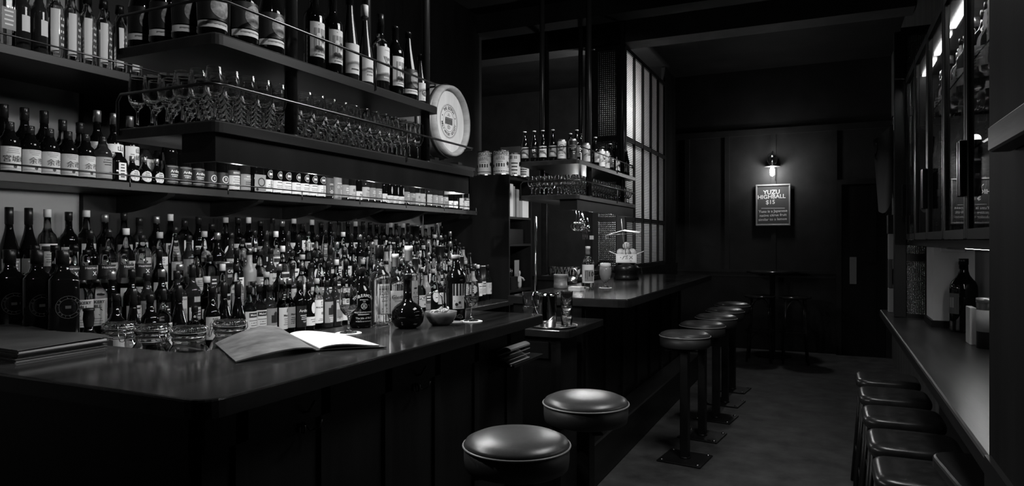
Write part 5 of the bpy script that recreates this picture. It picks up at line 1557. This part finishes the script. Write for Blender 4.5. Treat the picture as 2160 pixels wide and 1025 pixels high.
LX, LZ_ = x_on(1629, 9.2), H + (507 - 352) / 1440 * 8.62
wl = empty('wall_lamp', (LX, 9.20, LZ_), 0, 'glass wall lamp with a lit bulb above the chalkboard sign', 'lamp')
MB().lathe([(.0, .004), (.095, 0), (.10, .003), (.095, .006), (.02, .012), (0, .012)], 28).build('lamp_disc', M_capg, wl)
MB().lathe([(.018, .012), (.045, .04), (.062, .075), (.066, .11), (.055, .15), (.03, .175), (0, .183), (0, .181), (.029, .173), (.0535, .149), (.0645, .11), (.0605, .076), (.044, .042), (.016, .0145)], 28).build('glass_globe', M_glass, wl)
MB().lathe([(0, .013), (.014, .013), (.012, .05), (.016, .055), (.016, .08), (0, .085)], 16).build('lamp_holder', M_brush, wl)
MB().lathe([(0, -.002), (.018, -.004), (.026, -.03), (.028, -.07), (.022, -.105), (0, -.118)], 20).build('light_bulb', M_bulb, wl)
MB().tube([(0, 0, .12), (0, .04, .19), (0, .085, .19)], .007, 8).lathe([(0, 0), (.04, 0), (.04, .012), (0, .012)], 20, 0, 0, 0).build('wall_bracket', M_steel, wl) if False else MB().tube([(0, .0, .185), (0, .04, .20), (0, .10, .20)], .007, 8).build('wall_bracket', M_steel, wl)
MB().tube([(.03, .05, -.0), (.032, .06, -.08), (.03, .066, -.17)], .003, 6).build('cord', M_black, wl)
lamp('POINT', 'wall_lamp_light', (LX, 9.06, LZ_ - .075), 3.6, size=.05)

lamp('POINT', 'wall_lamp_light', (LX, 9.05, LZ_ + .20), .7, size=.05)
bt = empty('bistro_table', (x_on(1628, 8.75), 8.85, 0), 0, 'round dark bistro table against the far wall between two bentwood stools', 'table')
MB().lathe([(0, 1.0), (.27, 1.0), (.295, 1.008), (.30, 1.02), (.295, 1.03), (0, 1.03)], 48).build('table_top', M_top, bt)
MB().lathe([(0, 0), (.22, 0), (.21, .02), (.04, .04), (.03, .06), (.03, .99), (.08, .9995), (0, .9995)], 28).build('pedestal', M_steel, bt)
def bent():
    r = empty('bentwood_stool')
    MB().lathe([(0, .735), (.155, .735), (.172, .742), (.175, .752), (.17, .760), (.14, .756), (0, .752)], 40).build('seat', M_top, r)
    for a in range(4):
        q = PI / 4 + a * PI / 2
        c, s = math.cos(q), math.sin(q)
        MB().tube([(c * .14, s * .14, .736), (c * .15, s * .15, .5), (c * .165, s * .165, .2), (c * .19, s * .19, 0.004)], .014, 10, radii=[.014, .014, .013, .011]).build('leg', M_top, r)
        n2 = PI / 4 + (a + 1) * PI / 2
        c2, s2 = math.cos(n2), math.sin(n2)
        for zt, rr, hh in ((.715, .150, .13), (.33, .163, .12)):
            pts = []
            for k in range(13):
                t = k / 12
                x = (c * (1 - t) + c2 * t) * rr; y = (s * (1 - t) + s2 * t) * rr
                pts.append((x, y, zt - hh * (abs(2 * t - 1) ** 2.6)))
            MB().tube(pts, .007, 8).build('arch_brace', M_top, r)
    MB().tube([(.158 * math.cos(2 * PI * k / 40), .158 * math.sin(2 * PI * k / 40), .355) for k in range(40)], .009, 8, closed=True).build('foot_ring', M_top, r)
    return r
b0 = bent(); b0.location = (x_on(1603, 8.40), 8.40, 0.0005)
tag(b0, 'dark bentwood stool at left before the bistro table', 'stool', 'bentwood stools at the far table')
b1_ = copy_tree(b0); b1_.location = (x_on(1677, 8.42), 8.42, 0.0005)
tag(b1_, 'dark bentwood stool at right before the bistro table', 'stool', 'bentwood stools at the far table')
b1_.rotation_euler = (0, 0, .1)

# ================================================================== RIGHT SIDE: COUNTER, STOOLS, CABINET
rc = empty('wall_counter', (.295, 1.75, 0), 0, 'narrow worn wooden counter along the right wall', 'counter')
slab(rounded([(.37, -.03), (.37, 3.30), (0, 3.30), (0, -.03)], [0, 0, .02, 0]), .91, .95, .008).build('counter_top', [M_topR, M_dark], rc)
MB().box(.33, .37, 0, 3.28, .0, .91).build('counter_panel', M_panel, rc)
for y in (.7, 2.6):
    MB().add([(.33, y, .905), (.06, y, .905), (.33, y, .70), (.33, y + .03, .905), (.06, y + .03, .905), (.33, y + .03, .70)], [(0, 1, 2), (5, 4, 3), (0, 3, 4, 1), (1, 4, 5, 2), (2, 5, 3, 0)]).build('bracket', M_dark, rc)

def lstool():
    r = empty('leather_stool')
    seat = MB().lathe([(0, .610), (.145, .610), (.153, .616), (.155, .626), (.155, .638), (.152, .647), (.144, .654), (.130, .658), (.09, .660), (0, .659)], 48, sup=6.0)
    seat.build('seat', M_black_leather, r)
    for sx in (-1, 1):
        for s_y in (-1, 1):
            MB().tube([(sx * .12, s_y * .115, .612), (sx * .165, s_y * .16, 0.004)], .010, 8).build('leg', M_steel, r)
    for z, k in ((.22, .148), (.40, .132)):
        MB().tube([(-k, -k, z), (k, -k, z), (k, k, z), (-k, k, z)], .006, 8, closed=True).build('footrest', M_steel, r)
    return r
ls = lstool()
for i, (y, nm) in enumerate([(2.60, 'nearest'), (2.99, 'second nearest'), (3.42, 'middle'), (3.86, 'fourth nearest'), (4.30, 'farthest')]):
    o = ls if i == 0 else copy_tree(ls)
    o.location = (.285, y - .02, 0.0005); o.scale = (1, 1, .985)
    tag(o, 'black leather stool tucked under the right counter, %s of five' % nm, 'stool', 'black leather stools along the right counter')
ws = empty('wooden_stool', (.468, 2.17, 0), .1, 'wooden stool with rounded seat at the lower right by the pier', 'stool')
slab(rounded([(.17, -.19), (.17, .19), (-.19, .19), (-.19, -.19)], .08, 7), .755, .785, .008).build('seat', M_topR, ws)
for sx in (-1, 1):
    for s_y in (-1, 1):
        MB().tube([(sx * .11, s_y * .11, .757), (sx * .14, s_y * .14, .004)], .014, 8).build('leg', M_dark, ws)
MB().tube([(-.125, -.125, .25), (.125, -.125, .25), (.125, .125, .25), (-.125, .125, .25)], .008, 8, closed=True).build('footrest', M_steel, ws)

# glazed cabinet
CX, CY0, CY1, CZ0, CZ1 = .42, 2.14, 4.55, 1.402, 2.37
gc = empty('glazed_cabinet', (CX, CY0, CZ0), 0, 'long glass-fronted lit cabinet of bottles on the right wall', 'cabinet')
W_, L2, H3 = .245, CY1 - CY0, CZ1 - CZ0
MB().box(0, W_, 0, L2, -.03, -.0005).build('cabinet_floor', M_dark, gc)
MB().box(0, W_, 0, L2, H3 - .03, H3).build('cabinet_roof', M_dark, gc)
MB().box(W_ - .008, W_, 0, L2, 0, H3 - .03).build('back_panel', M_white, gc)
MB().box(0.02, W_ - .008, L2 - .02, L2, 0, H3 - .03).box(0.02, W_ - .008, 0, .02, 0, H3 - .03).build('end_panel', M_dark, gc)
for z in (.325, .635):
    MB().box(.04, W_ - .008, .02, L2 - .02, z - .008, z).build('glass_shelf', M_pane, gc)
nd = 5
pw = L2 / nd
for k in range(nd):
    y0, y1 = k * pw + .003, (k + 1) * pw - .003
    fr = MB()
    for q in ((y0, y0 + .032), (y1 - .032, y1)):
        fr.box(-.022, 0, q[0], q[1], .002, H3 - .032, bev=.004)
    fr.box(-.022, 0, y0 + .032, y1 - .032, .002, .035).box(-.022, 0, y0 + .032, y1 - .032, H3 - .07, H3 - .032)
    dr = fr.build('door', M_steel if k % 2 else M_dark, gc)
    MB().box(-.012, -.008, y0 + .032, y1 - .032, .035, H3 - .07).build('pane', M_pane, dr)
    MB().box(-.042, -.022, y1 - .028 if k % 2 == 0 else y0 + .004, y1 - .006 if k % 2 == 0 else y0 + .026, .14, .32, bev=.003).build('handle', M_black, dr)
for k in range(nd):
    MB().box(.06, .085, k * pw + .05, (k + 1) * pw - .05, H3 - .040, H3 - .031).build('light_strip', M_led, gc)
MB().box(.14, .155, .10, 1.55, -.040, -.0305).build('under_light', M_led, gc)
cab = []
def cdes(*a, **k):
    d = Design(*a, body_name='spirit_bottle', **k); cab.append(d)
cdes('std', .037, .27, .16, .0135, .035, M_gdark, M_capd, [(1.2, .04, .13, M_pc, [B(4, 0, .09, .05, .012, 1)], PI)])
cdes('square', .036, .26, .17, .0145, .03, M_gclear, M_capg, [(.03, .04, .14, M_pw, [B(4, 0, .12, .05, .02, 1)])], sup=5.0)
cdes('std', .042, .255, .14, .015, .03, M_ggrey, M_capd, [(1.2, .04, .11, M_pg, [B(3, 0, .10, .05, .014, 1)], PI)])
cdes('slope', .034, .275, .13, .013, .04, M_gdark, M_capg, [(1.2, .03, .11, M_pc, [B(3, 0, .10, .05, .014, 1)], PI)])
cdes('bulb', .037, .27, .12, .0125, .03, M_gclear, M_capd, [(1.2, .03, .10, M_pg, [B(3, 0, .09, .05, .014, 3)], PI)])
cdes('square', .040, .23, .21, .03, .008, M_boxw, M_boxw, [(.035, .02, .19, M_pc, [B(3, 0, .17, .05, .03, 1)])], sup=8.0)
dn = ['dark bottle, cream label', 'square clear bottle', 'broad smoky bottle, grey label', 'slim dark bottle, cream label', 'bulb-necked clear bottle', 'pale square carton']
for r_, (z, sn) in enumerate([(.0, 'lowest'), (.3255, 'middle'), (.6355, 'top')]):
    yy = 2.21; i = 0; lastd = None
    while yy < 4.46:
        d = pick(cab, lastd); lastd = d
        i += 1
        o = d.place((.555 + random.uniform(-.012, .012), yy, CZ0 + z + .0005), random.uniform(-.5, .5) + (PI if d.h == .26 or d.h == .23 else 0), '%s, %s from the near end on %s cabinet shelf' % (dn[cab.index(d)], nth(i), sn), 'spirit bottle', 'bottles in the glazed cabinet')
        yy += .092 + random.uniform(0, .03)

# mesh glass screen beyond the cabinet
glazing('window_3', (.375, 4.60, 0), 0, .16, .951, 2.62, 1, [1.30, 1.52, 1.80, 2.15], M_wireY, '')
# magnum bottle, tins, socket on the right counter
mg = Design('std', .060, .36, .21, .0195, .03, M_gdark, M_black, [(.9, .09, .19, M_pd, [('r', -.03, .03, .12, .17, 2)], PI + .6)], body_name='magnum_bottle', n=32)
mg.place((.598, 3.985, .9505), -.4, 'very large dark bottle on the right counter before the white column', 'bottle')
q = at_z(2082, 733, .95)
tn = MB().lathe([(0, 0), (.042, 0), (.042, .205), (.0405, .207), (0, .207)], 32).build('whisky_tube', M_pk, None, (.60, 3.42, .9505))
tag(tn, 'dark round tube tin at the right counter beside the pier', 'tube tin')
MB().lathe([(.0425, .07), (.0428, .07), (.0428, .16), (.0425, .16)], 32).build('printed_band', M_pg, tn)
MB().lathe([(.0425, .19), (.0435, .19), (.0435, .207), (.042, .209), (0, .209)], 32).build('lid', M_capg, tn)
tag(MB().box(.548, .572, 3.50, 3.60, .9505, 1.11, bev=.002).build('card_box', M_pc), 'slim pale card box beside the round tube tin', 'box')
so = MB().box(-.055, .055, -.008, 0, -.025, .025, bev=.003).build('power_socket', M_boxw, None, (.575, 4.1395, 1.365))
tag(so, 'white double wall socket under the glazed cabinet', 'socket')
for s in (-1, 1):
    MB().lathe([(0, 0), (.010, 0), (.009, .004), (0, .005)], 14).move(Matrix.Rotation(PI / 2, 4, 'X')).build('socket_knob', M_capw, so, (s * .022, -.008, .0))
# racks of leaflets and the hanging cloth beyond
for k, (z0, z1, x0, x1, m_) in enumerate([(.9505, 1.10, .335, .365, M_pg), (.9505, 1.12, .37, .41, M_pc), (1.121, 1.22, .36, .40, M_pd), (1.221, 1.33, .37, .41, M_pc), (1.101, 1.28, .335, .355, M_pd), (1.281, 1.44, .335, .37, M_pg), (1.331, 1.62, .38, .41, M_pc), (1.441, 1.56, .33, .372, M_pk)]):
    o = MB().box(x0, x1, 4.86, 4.95, z0, z1, bev=.003).build('packet', m_)
    tag(o, ['grey packet at the bottom left of the pile beyond the glass screen', 'pale packet at the bottom right of the pile beyond the glass screen', 'charcoal packet, second layer of the pile beyond the glass screen', 'pale packet in the middle of the pile beyond the glass screen',
            'thin charcoal packet low in the pile beyond the glass screen', 'grey packet upper left of the pile beyond the glass screen', 'tall pale packet topmost of the pile beyond the glass screen', 'black packet at the top left of the pile beyond the screen'][k], 'packet', 'packets piled at the far end of the right counter')
def cloth():
    vs = []; fs = []
    nx, nz = 10, 12
    for lay in (0, 1):
        for i in range(nx + 1):
            for j in range(nz + 1):
                a, b = i / nx, j / nz
                top = 2.02 + .09 * a
                z = top - (.44 + .05 * math.sin(3 * a)) * b
                x = .245 + .105 * a + .03 * b * (1 - a)
                y = 4.78 + .02 * math.sin(5 * a + 2 * b) + .006 * lay
                vs.append((x, y, z))
    n = (nx + 1) * (nz + 1)
    for i in range(nx):
        for j in range(nz):
            q = i * (nz + 1) + j
            fs += [(q, q + 1, q + nz + 2, q + nz + 1), (n + q, n + q + nz + 1, n + q + nz + 2, n + q + 1)]
    return MB().add(vs, fs, 0, True)
hc = empty('hanging_apron', (0, 0, 0), 0, 'pale cloth apron hanging from a hook beyond the glazed cabinet', 'apron')
cloth().build('cloth', M_apron, hc)
MB().tube([(.34, 4.785, 2.10), (.35, 4.79, 2.16), (.60, 4.79, 2.18), (.672, 4.79, 2.18)], .006, 8).tube([(.262, 4.775, 2.0), (.266, 4.77, 1.96), (.258, 4.77, 1.92), (.25, 4.77, 1.94)], .004, 6).build('hook', M_steel, hc)
dk = MB()
for k in range(4):
    dk.tube([(.36 + .02 * k, 4.835, 2.15), (.355 + .02 * k, 4.835, 1.9), (.37 + .02 * k, 4.835, 1.64)], .016, 8, radii=[.01, .018, .012])
tag(dk.build('dark_apron', M_pk), 'dark folded cloth hanging behind the pale apron', 'apron')
